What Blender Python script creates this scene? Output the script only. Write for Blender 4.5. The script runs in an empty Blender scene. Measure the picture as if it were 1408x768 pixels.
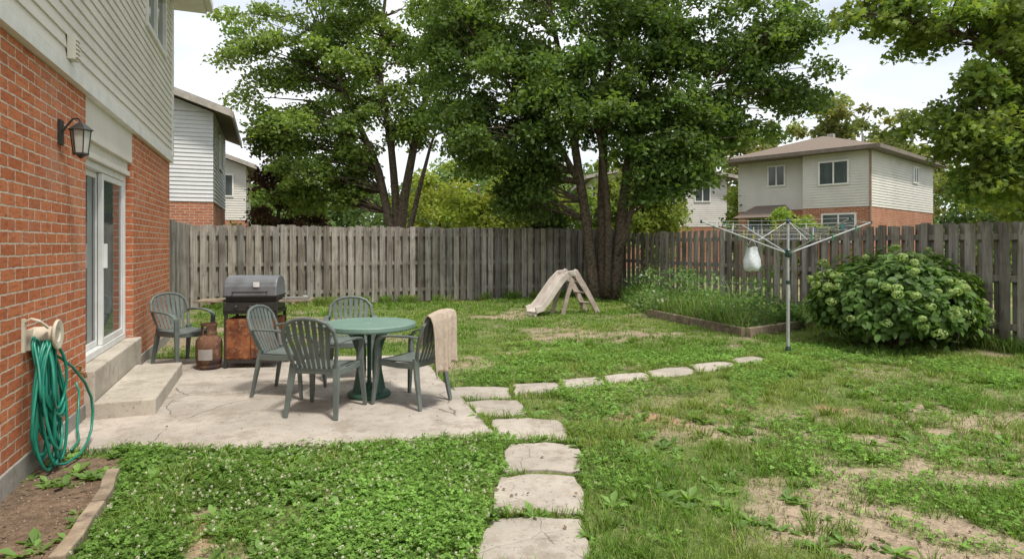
import bpy, math, random
import numpy as np
from mathutils import Vector, Matrix
rng=np.random.default_rng(7); random.seed(7)
scene=bpy.context.scene
COL=scene.collection
# ------------------------------------------------------------------ helpers
def link(o,parent=None):
    COL.objects.link(o)
    if parent is not None: o.parent=parent
    return o
def empty(name,loc=(0,0,0),rz=0):
    e=bpy.data.objects.new(name,None); e.location=loc; e.rotation_euler=(0,0,rz)
    e.empty_display_size=.2
    return link(e)
def mesh_np(name,V,F,mat,col=None,parent=None,smooth=False):
    me=bpy.data.meshes.new(name)
    V=np.ascontiguousarray(V,dtype=np.float32);F=np.ascontiguousarray(F,dtype=np.int32)
    M,k=F.shape
    me.vertices.add(len(V)); me.vertices.foreach_set('co',V.ravel())
    me.loops.add(M*k); me.loops.foreach_set('vertex_index',F.ravel())
    me.polygons.add(M); me.polygons.foreach_set('loop_start',np.arange(0,M*k,k,dtype=np.int32))
    me.update(calc_edges=True)
    if smooth: me.polygons.foreach_set('use_smooth',np.ones(M,dtype=bool))
    if col is not None:
        a=me.color_attributes.new('Col','FLOAT_COLOR','POINT')
        c=np.ones((len(V),4),np.float32); c[:,:3]=col
        a.data.foreach_set('color',c.ravel())
    me.materials.append(mat)
    return link(bpy.data.objects.new(name,me),parent)
class MB:
    def __init__(s): s.v=[];s.f=[];s.c=[]
    def add(s,vs,fs,col=(1,1,1)):
        o=len(s.v); s.v+= [tuple(v) for v in vs]; s.f+=[tuple(i+o for i in f) for f in fs]; s.c+=[col]*len(vs)
    def box(s,x0,x1,y0,y1,z0,z1,col=(1,1,1),M=None):
        vs=[Vector(p) for p in ((x0,y0,z0),(x1,y0,z0),(x1,y1,z0),(x0,y1,z0),(x0,y0,z1),(x1,y0,z1),(x1,y1,z1),(x0,y1,z1))]
        if M is not None: vs=[M@v for v in vs]
        s.add(vs,[(0,3,2,1),(4,5,6,7),(0,1,5,4),(1,2,6,5),(2,3,7,6),(3,0,4,7)],col)
    def prism(s,poly,z0,z1,col=(1,1,1)):
        n=len(poly); vs=[(p[0],p[1],z0) for p in poly]+[(p[0],p[1],z1) for p in poly]
        s.add(vs,[tuple(range(n))[::-1],tuple(range(n,2*n))]+[(i,(i+1)%n,n+(i+1)%n,n+i) for i in range(n)],col)
    def sweep(s,pts,side,w,t,col=(1,1,1)):
        pts=[Vector(p) for p in pts]; n=len(pts); side=Vector(side)
        vs=[]
        for i,p in enumerate(pts):
            tg=(pts[min(i+1,n-1)]-pts[max(i-1,0)]).normalized()
            sd=(side-tg*side.dot(tg)).normalized(); nm=tg.cross(sd)
            ww=(w[i] if hasattr(w,'__len__') else w)/2; tt=(t[i] if hasattr(t,'__len__') else t)/2
            vs+=[p-sd*ww-nm*tt,p+sd*ww-nm*tt,p+sd*ww+nm*tt,p-sd*ww+nm*tt]
        fs=[(0,3,2,1),(4*n-4,4*n-3,4*n-2,4*n-1)]
        for i in range(n-1):
            a=4*i
            for j in range(4): fs.append((a+j,a+(j+1)%4,a+4+(j+1)%4,a+4+j))
        s.add(vs,fs,col)
    def tube(s,pts,r,n=8,col=(1,1,1),closed=False):
        pts=[Vector(p) for p in pts]; m=len(pts); vs=[];prev=None
        for i,p in enumerate(pts):
            if closed: tg=(pts[(i+1)%m]-pts[i-1]).normalized()
            else: tg=(pts[min(i+1,m-1)]-pts[max(i-1,0)]).normalized()
            if prev is None:
                ref=Vector((0,0,1)) if abs(tg.z)<.9 else Vector((1,0,0))
                a=tg.cross(ref).normalized()
            else: a=(prev-tg*prev.dot(tg)).normalized()
            prev=a; b=tg.cross(a)
            rr=r[i] if hasattr(r,'__len__') else r
            for j in range(n):
                th=2*math.pi*j/n; vs.append(p+a*(math.cos(th)*rr)+b*(math.sin(th)*rr))
        fs=[]
        for i in range(m if closed else m-1):
            o=i*n;q=((i+1)%m)*n
            for j in range(n): fs.append((o+j,o+(j+1)%n,q+(j+1)%n,q+j))
        if not closed:
            fs.append(tuple(range(n))[::-1]); fs.append(tuple(range((m-1)*n,m*n)))
        s.add(vs,fs,col)
    def lathe(s,prof,n=24,M=None,col=(1,1,1)):
        vs=[]
        for r,z in prof:
            for j in range(n):
                th=2*math.pi*j/n; v=Vector((r*math.cos(th),r*math.sin(th),z)); vs.append(M@v if M is not None else v)
        fs=[]
        for i in range(len(prof)-1):
            for j in range(n): fs.append((i*n+j,i*n+(j+1)%n,(i+1)*n+(j+1)%n,(i+1)*n+j))
        fs.append(tuple(range(n))[::-1]); fs.append(tuple(range((len(prof)-1)*n,len(prof)*n)))
        s.add(vs,fs,col)
    def mesh(s,name,mat,smooth=False):
        me=bpy.data.meshes.new(name); me.from_pydata(s.v,[],s.f); me.update()
        a=me.color_attributes.new('Col','FLOAT_COLOR','POINT')
        a.data.foreach_set('color',np.array([(c[0],c[1],c[2],1) for c in s.c],np.float32).ravel())
        if smooth: me.polygons.foreach_set('use_smooth',np.ones(len(me.polygons),dtype=bool))
        me.materials.append(mat); return me
    def obj(s,name,mat,parent=None,bevel=0,smooth=False,loc=None,rz=None):
        o=bpy.data.objects.new(name,s.mesh(name,mat,smooth)); link(o,parent)
        if loc is not None: o.location=loc
        if rz is not None: o.rotation_euler=(0,0,rz)
        if bevel:
            m=o.modifiers.new('bevel','BEVEL'); m.width=bevel; m.segments=2; m.limit_method='ANGLE'; m.angle_limit=.7
        return o
# ------------------------------------------------------------------ materials
class NB:
    def __init__(s,name,rough=.7,spec=.3):
        s.m=bpy.data.materials.new(name); s.m.use_nodes=True; s.nt=s.m.node_tree
        s.b=s.nt.nodes['Principled BSDF']; s.out=s.nt.nodes['Material Output']
        s.b.inputs['Roughness'].default_value=rough; s.b.inputs['Specular IOR Level'].default_value=spec
    def n(s,t,**kw):
        nd=s.nt.nodes.new(t)
        for k,v in kw.items(): setattr(nd,k,v)
        return nd
    def put(s,inp,val):
        if isinstance(val,bpy.types.NodeSocket): s.nt.links.new(val,inp)
        elif isinstance(val,(tuple,list)): inp.default_value=tuple(val)+((1,) if len(val)==3 and inp.type=='RGBA' else ())
        else: inp.default_value=val
    def mix(s,f,a,b,mode='MIX'):
        nd=s.n('ShaderNodeMix',data_type='RGBA',blend_type=mode)
        s.put(nd.inputs[0],f); s.put(nd.inputs[6],a); s.put(nd.inputs[7],b); return nd.outputs[2]
    def math(s,op,a,b=0,c=0):
        nd=s.n('ShaderNodeMath',operation=op); s.put(nd.inputs[0],a); s.put(nd.inputs[1],b); s.put(nd.inputs[2],c); return nd.outputs[0]
    def ramp(s,f,p0,p1):
        nd=s.n('ShaderNodeMapRange'); nd.interpolation_type='SMOOTHSTEP'
        s.put(nd.inputs[0],f); nd.inputs[1].default_value=p0; nd.inputs[2].default_value=p1; return nd.outputs[0]
    def co(s,scale=(1,1,1),kind='Object'):
        tc=s.n('ShaderNodeTexCoord'); mp=s.n('ShaderNodeMapping'); mp.inputs['Scale'].default_value=scale
        s.nt.links.new(tc.outputs[kind],mp.inputs[0]); return mp.outputs[0]
    def noise(s,vec,scale,detail=4,rough=.6):
        nd=s.n('ShaderNodeTexNoise'); s.put(nd.inputs['Vector'],vec); nd.inputs['Scale'].default_value=scale
        nd.inputs['Detail'].default_value=min(detail,4); nd.inputs['Roughness'].default_value=rough; return nd.outputs[0]
    def attr(s): return s.n('ShaderNodeAttribute',attribute_name='Col').outputs[0]
    def bump(s,h,strength=.3,dist=.01):
        nd=s.n('ShaderNodeBump'); nd.inputs['Strength'].default_value=strength; nd.inputs['Distance'].default_value=dist
        s.put(nd.inputs['Height'],h); s.put(s.b.inputs['Normal'],nd.outputs[0])
    def color(s,c): s.put(s.b.inputs['Base Color'],c)
def simple(name,c,c2=None,scale=8,rough=.6,spec=.3,bump=.1,metal=0,useattr=False,dist=.004):
    nb=NB(name,rough,spec); v=nb.co(); nz=nb.noise(v,scale,4)
    c2=c2 or tuple(x*.75 for x in c)
    out=nb.mix(nb.ramp(nz,.35,.65),c,c2)
    if useattr: out=nb.mix(1.0,out,nb.attr(),'MULTIPLY')
    nb.color(out); nb.b.inputs['Metallic'].default_value=metal
    if bump: nb.bump(nb.noise(v,scale*6,2),bump,dist)
    return nb.m
def leafmat(name,trans=.35,rough=.5,diffuse=False):
    nb=NB(name,rough,.3); a=nb.attr(); base=nb.b
    if diffuse:
        base=nb.n('ShaderNodeBsdfDiffuse'); nb.put(base.inputs[0],a); nb.nt.nodes.remove(nb.b)
    else: nb.color(a)
    t=nb.n('ShaderNodeBsdfTranslucent'); nb.put(t.inputs[0],nb.mix(1.0,a,(1.4,1.4,.65),'MULTIPLY'))
    mx=nb.n('ShaderNodeMixShader'); mx.inputs[0].default_value=trans
    nb.nt.links.new(base.outputs[0],mx.inputs[1]); nb.nt.links.new(t.outputs[0],mx.inputs[2]); nb.nt.links.new(mx.outputs[0],nb.out.inputs[0])
    return nb.m
def brickmat(name,c1=(.50,.175,.08),c2=(.37,.11,.05),mortar=(.56,.48,.38)):
    nb=NB(name,.9,.15)
    tc=nb.n('ShaderNodeTexCoord'); sx=nb.n('ShaderNodeSeparateXYZ'); nb.nt.links.new(tc.outputs['Object'],sx.inputs[0])
    u=nb.math('ADD',sx.outputs[0],sx.outputs[1])
    nzw=nb.noise(tc.outputs['Object'],16,3)
    u2=nb.math('MULTIPLY_ADD',nzw,.020,u); w2=nb.math('MULTIPLY_ADD',nzw,.018,sx.outputs[2])
    cx=nb.n('ShaderNodeCombineXYZ'); nb.put(cx.inputs[0],u2); nb.put(cx.inputs[1],w2)
    br=nb.n('ShaderNodeTexBrick'); nb.put(br.inputs['Vector'],cx.outputs[0])
    br.inputs['Scale'].default_value=1; br.inputs['Brick Width'].default_value=.235; br.inputs['Row Height'].default_value=.078
    br.inputs['Mortar Size'].default_value=.0068; br.inputs['Mortar Smooth'].default_value=.25; br.inputs['Bias'].default_value=-.15
    nb.put(br.inputs['Color1'],c1); nb.put(br.inputs['Color2'],c2); nb.put(br.inputs['Mortar'],mortar)
    fine=nb.noise(tc.outputs['Object'],60,4,.7); big=nb.noise(tc.outputs['Object'],1.3,4)
    st=nb.noise(nb.co((9,9,45)),1,4,.75)
    col=nb.mix(nb.ramp(fine,.3,.75),br.outputs[0],nb.mix(1.0,br.outputs[0],(1.35,1.35,1.3),'MULTIPLY'))
    col=nb.mix(nb.math('MULTIPLY',nb.ramp(st,.46,.64),.75),col,nb.mix(.65,col,(.17,.055,.03)))
    col=nb.mix(nb.ramp(fine,.6,.78),col,nb.mix(.5,col,(.62,.36,.24)))
    col=nb.mix(nb.math('MULTIPLY',nb.ramp(big,.45,.75),.35),col,(.60,.38,.28))
    nb.color(col)
    h=nb.math('MULTIPLY_ADD',fine,.6,nb.math('SUBTRACT',1.0,br.outputs[1]))
    nb.bump(h,1.0,.012)
    return nb.m
def sidingmat(name,c):
    nb=NB(name,.55,.3); v=nb.co(); big=nb.noise(v,1.2,4); st=nb.noise(nb.co((6,6,.5)),3,4)
    col=nb.mix(nb.ramp(big,.35,.7),c,tuple(x*.9 for x in c)); col=nb.mix(nb.math('MULTIPLY',nb.ramp(st,.5,.8),.3),col,tuple(x*.68 for x in c))
    nb.color(col); return nb.m
def woodmat(name,c1,c2,zs=1.2,ks=28,rough=.85):
    nb=NB(name,rough,.15); v=nb.co((ks,ks,zs)); g=nb.noise(v,1,4,.65); v2=nb.co(); b=nb.noise(v2,2.2,4)
    col=nb.mix(nb.ramp(g,.3,.7),c1,c2); col=nb.mix(1.0,col,nb.attr(),'MULTIPLY')
    col=nb.mix(nb.math('MULTIPLY',nb.ramp(b,.42,.7),.7),col,nb.mix(1.0,col,(.52,.50,.44),'MULTIPLY'))
    k=nb.noise(nb.co((ks*.6,ks*.6,zs*2.5)),1,4,.7); col=nb.mix(nb.math('MULTIPLY',nb.ramp(k,.56,.70),.7),col,(.07,.06,.05))
    nb.color(col); nb.bump(g,.6,.008); return nb.m
def concmat(name,c=(.50,.45,.385),cracks=True,cs=.6,stain=.5):
    nb=NB(name,.9,.2); v=nb.co(); big=nb.noise(v,1.1,4,.65); mid=nb.noise(v,7,4,.7); fine=nb.noise(v,90,4,.8)
    col=nb.mix(nb.ramp(big,.3,.7),c,tuple(x*.68 for x in c)); col=nb.mix(nb.math('MULTIPLY',nb.ramp(mid,.45,.75),stain),col,(c[0]*.55,c[1]*.51,c[2]*.45))
    col=nb.mix(nb.math('MULTIPLY',nb.ramp(nb.noise(v,2.6,4,.8),.50,.64),.6),col,(c[0]*.5,c[1]*.47,c[2]*.42))
    col=nb.mix(nb.math('MULTIPLY',nb.ramp(fine,.45,.8),.45),col,tuple(min(1,x*1.3) for x in c))
    sp=nb.noise(v,38,2,.8); col=nb.mix(nb.math('MULTIPLY',nb.ramp(sp,.62,.69),.6),col,(.12,.10,.07))
    if cracks:
        wv=nb.n('ShaderNodeTexNoise'); nb.put(wv.inputs['Vector'],v); wv.inputs['Scale'].default_value=2.5; wv.inputs['Detail'].default_value=4
        vv=nb.mix(.16,v,wv.outputs[1],'ADD')
        vo=nb.n('ShaderNodeTexVoronoi',feature='DISTANCE_TO_EDGE'); nb.put(vo.inputs['Vector'],vv); vo.inputs['Scale'].default_value=cs
        cr=nb.math('SUBTRACT',1.0,nb.ramp(vo.outputs[0],.0012,.005)); cr=nb.math('MULTIPLY',cr,nb.ramp(big,.45,.54))
        col=nb.mix(nb.math('MULTIPLY',cr,.8),col,(.12,.10,.075))
    nb.color(col); nb.bump(fine,.4,.006); return nb.m
M_brick=brickmat('brick'); M_brick2=brickmat('brick_far',(.42,.17,.10),(.30,.11,.065))
M_sid1=sidingmat('siding_beige',(.70,.66,.59)); M_sid2=sidingmat('siding_grey',(.64,.64,.64)); M_sid3=sidingmat('siding_pale',(.66,.63,.58))
M_white=simple('white_trim',(.78,.77,.74),(.68,.67,.63),5,.45,.4,.05)
M_frame=simple('vinyl_frame',(.76,.76,.74),(.68,.68,.65),5,.4,.4,.05)
def glassmat(name,c,r=.05):
    nb=NB(name,r,.6); v=nb.co((1,1,.3)); nb.color(nb.mix(nb.ramp(nb.noise(v,2,3),.3,.7),c,tuple(x*.55 for x in c))); return nb.m
M_glass=glassmat('door_glass',(.10,.12,.115)); M_glassf=glassmat('window_glass',(.10,.12,.12),.12)
M_fence=woodmat('weathered_wood',(.38,.352,.312),(.205,.185,.16))
M_timber=woodmat('old_timber',(.36,.29,.21),(.21,.165,.12),8,8)
M_conc=concmat('patio_concrete',(.49,.44,.38)); M_slab=concmat('slab_concrete',(.47,.42,.36),True,1.5,.7); M_step=concmat('step_concrete',(.54,.49,.41),False)
M_found=concmat('foundation',(.38,.35,.31),False)
M_shingle=simple('roof_shingles',(.23,.185,.15),(.155,.125,.10),30,.9,.1,.4)
M_bark=simple('bark',(.20,.155,.115),(.09,.07,.05),14,.95,.1,.9,useattr=False,dist=.03)
M_leaf=leafmat('leaves',.45); M_grassm=leafmat('grass_blades',.3,diffuse=True); M_leafd=leafmat('leaves_matte',.4,diffuse=True)
M_black=simple('black_metal',(.025,.025,.025),(.04,.035,.03),20,.4,.5,.1)
M_chair=simple('chair_resin',(.145,.170,.155),(.11,.13,.12),4,.42,.35,.05)
M_tabletop=simple('table_resin',(.155,.25,.205),(.18,.28,.23),3,.38,.35,.05)
M_tableleg=simple('table_leg_resin',(.05,.12,.085),(.035,.09,.065),4,.4,.35,.05)
M_lid=simple('grill_lid_metal',(.22,.23,.245),(.16,.165,.175),5,.35,.5,.05,.3)
def rustmat(name,a1,a2,a3):
    nb=NB(name,.8,.2); v=nb.co(); a=nb.noise(v,4,4,.7); b=nb.noise(v,22,4,.7)
    col=nb.mix(nb.ramp(a,.38,.62),a1,a2); col=nb.mix(nb.ramp(b,.52,.7),col,a3); col=nb.mix(nb.ramp(nb.noise(v,2.3,3),.55,.66),col,(.05,.035,.03))
    nb.color(col); nb.bump(b,.5,.004); return nb.m
M_rust=rustmat('rusty_steel',(.30,.11,.045),(.13,.045,.022),(.36,.24,.17))
M_tank=rustmat('tank_rust',(.17,.085,.05),(.075,.042,.03),(.24,.16,.11))
M_hose=simple('garden_hose_vinyl',(.012,.22,.145),(.01,.16,.11),10,.35,.5,.02)
M_plastic=simple('aged_tan_plastic',(.60,.54,.43),(.48,.42,.33),6,.45,.4,.05)
M_slide=simple('faded_slide_plastic',(.56,.51,.45),(.44,.38,.33),4,.55,.3,.05)
M_alu=simple('grey_aluminium',(.50,.52,.52),(.4,.41,.41),8,.35,.5,.03,.3)
M_dkgreen=simple('dark_green_plastic',(.02,.06,.045),(.02,.05,.04),8,.4,.4,.03)
M_towel=simple('towel_cloth',(.50,.41,.33),(.41,.33,.265),30,.95,.1,.8,dist=.006)
M_bag=simple('mesh_bag_cloth',(.66,.70,.70),(.5,.55,.56),20,.8,.2,.4)
M_col=simple('painted_bits',(1,1,1),(.85,.85,.85),10,.5,.3,.05,useattr=True)
M_debris=simple('debris_mat',(1,1,1),(.7,.7,.7),30,.9,.1,0,useattr=True)
# ------------------------------------------------------------------ frames
TH=math.atan2(.365,.931); U=Vector((-.365,.931,0)).normalized(); N=Vector((.931,.365,0)).normalized(); O=Vector((-1.617,0,0))
def HW(x,s,z=0): return O+N*x+U*s+Vector((0,0,z))
# ------------------------------------------------------------------ numpy noise
def vnoise(x,y,sc,seed=0,oct=3):
    x=np.asarray(x,float);y=np.asarray(y,float);r=np.zeros(np.broadcast(x,y).shape);amp=1;tot=0
    for o in range(oct):
        g=np.random.default_rng(seed*17+o).random((256,256))
        fx=x*sc*2**o+100;fy=y*sc*2**o+100;ix=np.floor(fx).astype(int);iy=np.floor(fy).astype(int);tx=fx-ix;ty=fy-iy
        tx=tx*tx*(3-2*tx);ty=ty*ty*(3-2*ty)
        a=g[ix%256,iy%256];b=g[(ix+1)%256,iy%256];c=g[ix%256,(iy+1)%256];d=g[(ix+1)%256,(iy+1)%256]
        r+=amp*((a*(1-tx)+b*tx)*(1-ty)+(c*(1-tx)+d*tx)*ty);tot+=amp;amp*=.5
    return r/tot
def inpoly(x,y,poly):
    r=np.zeros(np.shape(x),bool);n=len(poly)
    for i in range(n):
        x1,y1=poly[i];x2,y2=poly[(i+1)%n]
        if y1==y2: continue
        c=((y1>y)!=(y2>y))&(x<(x2-x1)*(y-y1)/(y2-y1)+x1); r^=c
    return r
PATIO=[(-3.42,4.50),(-2.9,4.66),(-2.2,4.60),(-1.4,4.68),(-.7,4.80),(-.13,4.92),(-.3,5.5),(-.5,6.15),(-.74,6.8),(-1.0,7.6),(-1.35,8.45),(-2.4,8.35),(-3.5,8.25),(-4.86,8.15)]
SLABS=[[(-.17,2.0),(.31,2.0),(.34,2.60),(.33,2.86),(.1,2.88),(-.15,2.85)],[(-.15,2.90),(.12,2.93),(.36,2.91),(.40,3.2),(.38,3.47),(.1,3.50),(-.12,3.45),(-.18,3.2)],[(-.12,3.52),(.12,3.55),(.41,3.53),(.45,3.85),(.42,4.08),(.2,4.13),(-.08,4.08),(-.12,3.8)],
[(-.06,4.16),(.2,4.20),(.45,4.16),(.52,4.50),(.48,4.70),(.25,4.78),(-.02,4.74),(-.06,4.5)],[(-.12,4.84),(.2,4.85),(.43,4.80),(.46,5.12),(.40,5.38),(.1,5.44),(-.19,5.38),(-.14,5.1)],[(-.30,5.48),(-.05,5.50),(.13,5.51),(.11,5.8),(.05,6.06),(-.2,6.08),(-.45,6.00),(-.36,5.75)],
[(-.46,6.10),(-.2,6.15),(-.01,6.14),(-.02,6.4),(-.03,6.63),(-.3,6.67),(-.65,6.65),(-.56,6.3)],[(.03,6.30),(.28,6.36),(.50,6.45),(.53,6.7),(.49,6.89),(.2,6.83),(.01,6.79)],[(.55,6.54),(.8,6.63),(.99,6.75),(1.04,6.95),(1.00,7.14),(.75,7.09),(.55,7.00)],
[(1.06,6.82),(1.3,6.88),(1.54,7.0),(1.60,7.2),(1.56,7.40),(1.3,7.33),(1.07,7.21)],[(1.62,7.11),(1.9,7.21),(2.16,7.37),(2.23,7.6),(2.19,7.78),(1.9,7.69),(1.64,7.53)],[(2.25,7.47),(2.5,7.57),(2.80,7.74),(2.87,7.95),(2.82,8.12),(2.5,8.02),(2.27,7.89)],[(2.90,7.85),(3.2,7.99),(3.36,8.12),(3.42,8.35),(3.28,8.47),(3.0,8.34),(2.91,8.18)]]
BEDL=[(-1.4,0.8),(-1.9,2.4),(-2.16,3.0),(-2.60,4.05),(-2.75,4.45),(-3.45,4.5),(-2.6,2.2),(-1.9,.6)]
GBED=[(2.93,13.2),(3.88,10.3),(5.47,11.46),(6.2,11.5),(4.0,17.2),(2.9,17.0)]
SPOTS=[(1.67,3.42,.26,0),(1.3,3.15,.16,0),(2.7,4.18,.25,0),(2.2,4.35,.16,0),(2.75,4.97,.18,0),(1.94,5.86,.17,1),(1.25,5.42,.14,1),(1.5,5.15,.13,0),(-1.75,3.3,.12,1),(1.1,10.1,.3,0),(2.2,10.6,.3,0),(-.6,12.9,.35,0),(3.6,4.9,.19,0),(3.2,3.8,.19,0),(4.2,6.1,.19,0),(1.95,2.95,.3,0),(3.0,5.9,.15,1),(2.3,3.4,.18,0),(3.1,9.4,.2,0),(.3,9.0,.2,0)]
def bareness(x,y):
    b=np.zeros(np.shape(x))
    wx=x+(vnoise(x,y,1.6,31,4)-.5)*1.5; wy=y+(vnoise(x,y,1.6,32,4)-.5)*1.3
    for (sx,sy,r,k) in SPOTS: b=np.maximum(b,np.exp(-(((wx-sx)/(r*1.5))**2+((wy-sy)/r)**2))*1.1)
    n=vnoise(x,y,1.8,5,4)
    b=np.maximum(b,np.clip((n-.53)*4,0,.5)*np.clip((x-.7)*1.2,0,1)*np.clip((7.2-y)/2,0,1))
    b=np.maximum(b,np.clip((vnoise(x,y,.9,6,4)-.59)*5,0,.5)*np.clip((y-6)/2,0,1))
    return np.clip(b*(.30+1.3*vnoise(x,y,5,33,3)),0,1)
def redness(x,y):
    b=np.zeros(np.shape(x))
    for (sx,sy,r,k) in SPOTS:
        if k: b=np.maximum(b,np.exp(-(((x-sx)/(r*1.9))**2+((y-sy)/(r*1.6))**2)))
    return b
def hard(x,y,j=.0):
    if j: x=x+(vnoise(x,y,9,81,2)-.5)*j; y=y+(vnoise(x,y,9,82,2)-.5)*j
    m=inpoly(x,y,PATIO)
    for s in SLABS: m|=inpoly(x,y,s)
    return m
def gz(x,y):
    return (vnoise(x,y,1.1,9,3)-.5)*.03
# ------------------------------------------------------------------ ground
xs=np.concatenate([[-400,-150,-60,-30,-18,-12,-9],np.arange(-7.5,9.5,.055),[11,14,20,35,70,160,400]])
ys=np.concatenate([[-400,-150,-60,-20,-8,-3,0],np.arange(1.5,8.5,.05),np.arange(8.5,19,.1),[20,22,26,32,45,70,130,250,450]])
X,Y=np.meshgrid(xs,ys); x=X.ravel();y=Y.ravel()
z=gz(x,y)
b=bareness(x,y)[:,None]; r=redness(x,y)[:,None]
n1=vnoise(x,y,3,11,4)[:,None]
g=np.array([.13,.175,.05])*(.75+.5*n1)
straw=np.array([.28,.24,.13])
sg=np.clip((vnoise(x,y,1.3,12,4)-.45)*3,0,1)[:,None]
g=g*(1-.5*sg)+straw*.5*sg
soil=np.array([.34,.265,.19])*(.75+.5*n1)
soil=soil*(1-.6*r)+np.array([.46,.20,.12])*.6*r
bb=np.clip(b*1.6,0,1)
c=g*(1-bb)+soil*bb
bl=inpoly(x,y,BEDL)[:,None]
c=np.where(bl,np.array([.175,.125,.085])*(.7+.6*n1),c)
z=np.where(bl[:,0],z+.02*vnoise(x,y,9,4),z)
gb=inpoly(x,y,GBED)[:,None]
c=np.where(gb,np.array([.10,.085,.05]),c)
pin=inpoly(x,y,PATIO); z=np.where(pin,-.02,z)
nx,ny=len(xs),len(ys); idx=np.arange(nx*ny).reshape(ny,nx)
F=np.stack([idx[:-1,:-1].ravel(),idx[:-1,1:].ravel(),idx[1:,1:].ravel(),idx[1:,:-1].ravel()],1)
nb=NB('lawn_soil',.95,.1); v=nb.co(); f1=nb.noise(v,18,4,.7); f2=nb.noise(v,110,3,.8)
cc=nb.mix(1.0,nb.attr(),nb.mix(nb.ramp(f1,.3,.7),(.66,.66,.66),(1.22,1.22,1.22)),'MULTIPLY'); cc=nb.mix(1.0,cc,nb.mix(nb.ramp(f2,.3,.7),(.65,.65,.65),(1.25,1.25,1.25)),'MULTIPLY')
nb.color(cc); nb.bump(f1,.6,.02)
mesh_np('ground',np.stack([x,y,z],1),F,nb.m,c,smooth=True)
# ------------------------------------------------------------------ patio, slabs, step
def rough_poly(poly,step=.12,j=.012):
    out=[]
    for i in range(len(poly)):
        a=Vector(poly[i]+(0,));b=Vector(poly[(i+1)%len(poly)]+(0,));n=max(1,int((b-a).length/step))
        for k in range(n):
            p=a.lerp(b,k/n); out.append((p.x+random.uniform(-j,j),p.y+random.uniform(-j,j)))
    return out
mb=MB(); mb.prism(rough_poly(PATIO,.1,.014),-.03,.032); mb.obj('concrete_patio',M_conc,bevel=.006)
path=empty('stone_path')
for i,s in enumerate(SLABS):
    mb=MB(); cxm=sum(p[0] for p in s)/len(s); cym=sum(p[1] for p in s)/len(s); h=float(gz(cxm,cym))+.014+random.uniform(-.003,.005)
    mb.prism(rough_poly(s,.07,.014),-.05,h); mb.obj('slab_%d'%(i+1),M_slab,path,bevel=.006)
mb=MB(); mb.box(.085,.56,5.70,7.52,0.0,.175); o=mb.obj('concrete_step',M_step,bevel=.014); o.location=O; o.rotation_euler=(0,0,TH)
# ------------------------------------------------------------------ siding helper
def siding(mb,axis,c0,u0,u1,z0,z1,out,h=.105,d=.016,ext=None):
    z=z0
    while z<z1-.001:
        zt=min(z+h,z1); a,b=u0,u1; a2,b2=u0,u1
        if ext: a,b=ext(z); a2,b2=ext(zt)
        if b-a<.05: break
        def P(u,o,zz): return (c0+out*o,u,zz) if axis=='x' else (u,c0+out*o,zz)
        k=.95+random.random()*.07
        mb.add([P(a,d,z),P(b,d,z),P(b2,.002,zt),P(a2,.002,zt),P(a,0,z),P(b,0,z)],[(0,1,2,3),(4,5,1,0)],(k,k,k))
        z=zt
# ------------------------------------------------------------------ main house
H=empty('brick_house',O,TH)
D0,D1=5.84,7.86; E=10.72; BT=2.85
mb=MB()
mb.box(-.25,0,-5,D0,.16,BT); mb.box(-.25,0,D1,E,.16,BT); mb.box(-8,-.25,E-.25,E,.16,BT); mb.box(-8,-.25,-5,-4.75,.16,BT)
mb.obj('brick_walls',M_brick,H,bevel=.004)
mb=MB(); mb.box(-.27,.014,-5.01,D0-.06,-.2,.158); mb.box(-.27,.014,D1+.06,E+.01,-.2,.158); mb.box(-8,-.27,E-.27,E+.01,-.2,.158); mb.obj('foundation',M_found,H,bevel=.006)
mb=MB(); mb.box(-.25,.08,D0-.055,D1+.055,-.1,.44); mb.obj('door_sill',M_step,H,bevel=.012)
mb=MB(); 
for k in range(5):
    a=D0+k*(D1-D0)/5; mb.box(-.2,-.055+.004*(k%2),a+.003,a+(D1-D0)/5-.003,2.40,2.845)
mb.box(-.2,-.03,D0,D1,2.345,2.397)
mb.obj('door_head_panel',M_sid1,H,bevel=.003)
mb=MB()
def frame_x(mb,x0,x1,a,b,z0,z1,w):
    mb.box(x0,x1,a,a+w,z0,z1); mb.box(x0,x1,b-w,b,z0,z1); mb.box(x0,x1,a+w,b-w,z0,z0+w); mb.box(x0,x1,a+w,b-w,z1-w,z1)
frame_x(mb,-.19,-.075,D0+.002,D1-.002,.445,2.34,.065)
mid=(D0+D1)/2
frame_x(mb,-.178,-.135,D0+.07,mid+.03,.515,2.27,.055); frame_x(mb,-.128,-.085,mid-.03,D1-.07,.515,2.27,.06)
mb.box(-.085,-.05,mid+.0,mid+.02,1.3,1.55)
mb.obj('door_frame',M_frame,H,bevel=.004)
mb=MB(); mb.box(-.16,-.152,D0+.12,mid-.02,.565,2.22); mb.box(-.11,-.102,mid+.025,D1-.125,.57,2.215); mb.obj('door_glass',M_glass,H)
mb=MB(); siding(mb,'x',.03,-5,8.40,2.96,5.5,1); siding(mb,'x',.03,9.96,E,2.96,5.5,1); siding(mb,'x',.03,8.40,9.96,2.96,4.32,1); siding(mb,'x',.03,8.40,9.96,5.22,5.5,1)
siding(mb,'y',E+.01,-8,.0,2.9,5.5,1)
siding(mb,'y',E+.01,-8,.0,5.5,6.9,1,ext=lambda z:(-8+(z-5.5)/.42,.0-(z-5.5)/.42))
mb.obj('siding',M_sid1,H)
mb=MB(); mb.box(-.2,.055,-5,E+.02,BT+.003,2.955); mb.box(.0,.06,E-.07,E+.035,2.958,5.5); mb.box(.0,.05,-5,E-.072,2.958,2.975)
frame_x(mb,-.05,.07,8.40,9.96,4.32,5.22,.07); mb.box(-.03,.062,9.15,9.20,4.39,5.15); mb.obj('trim',M_white,H,bevel=.003)
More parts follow.
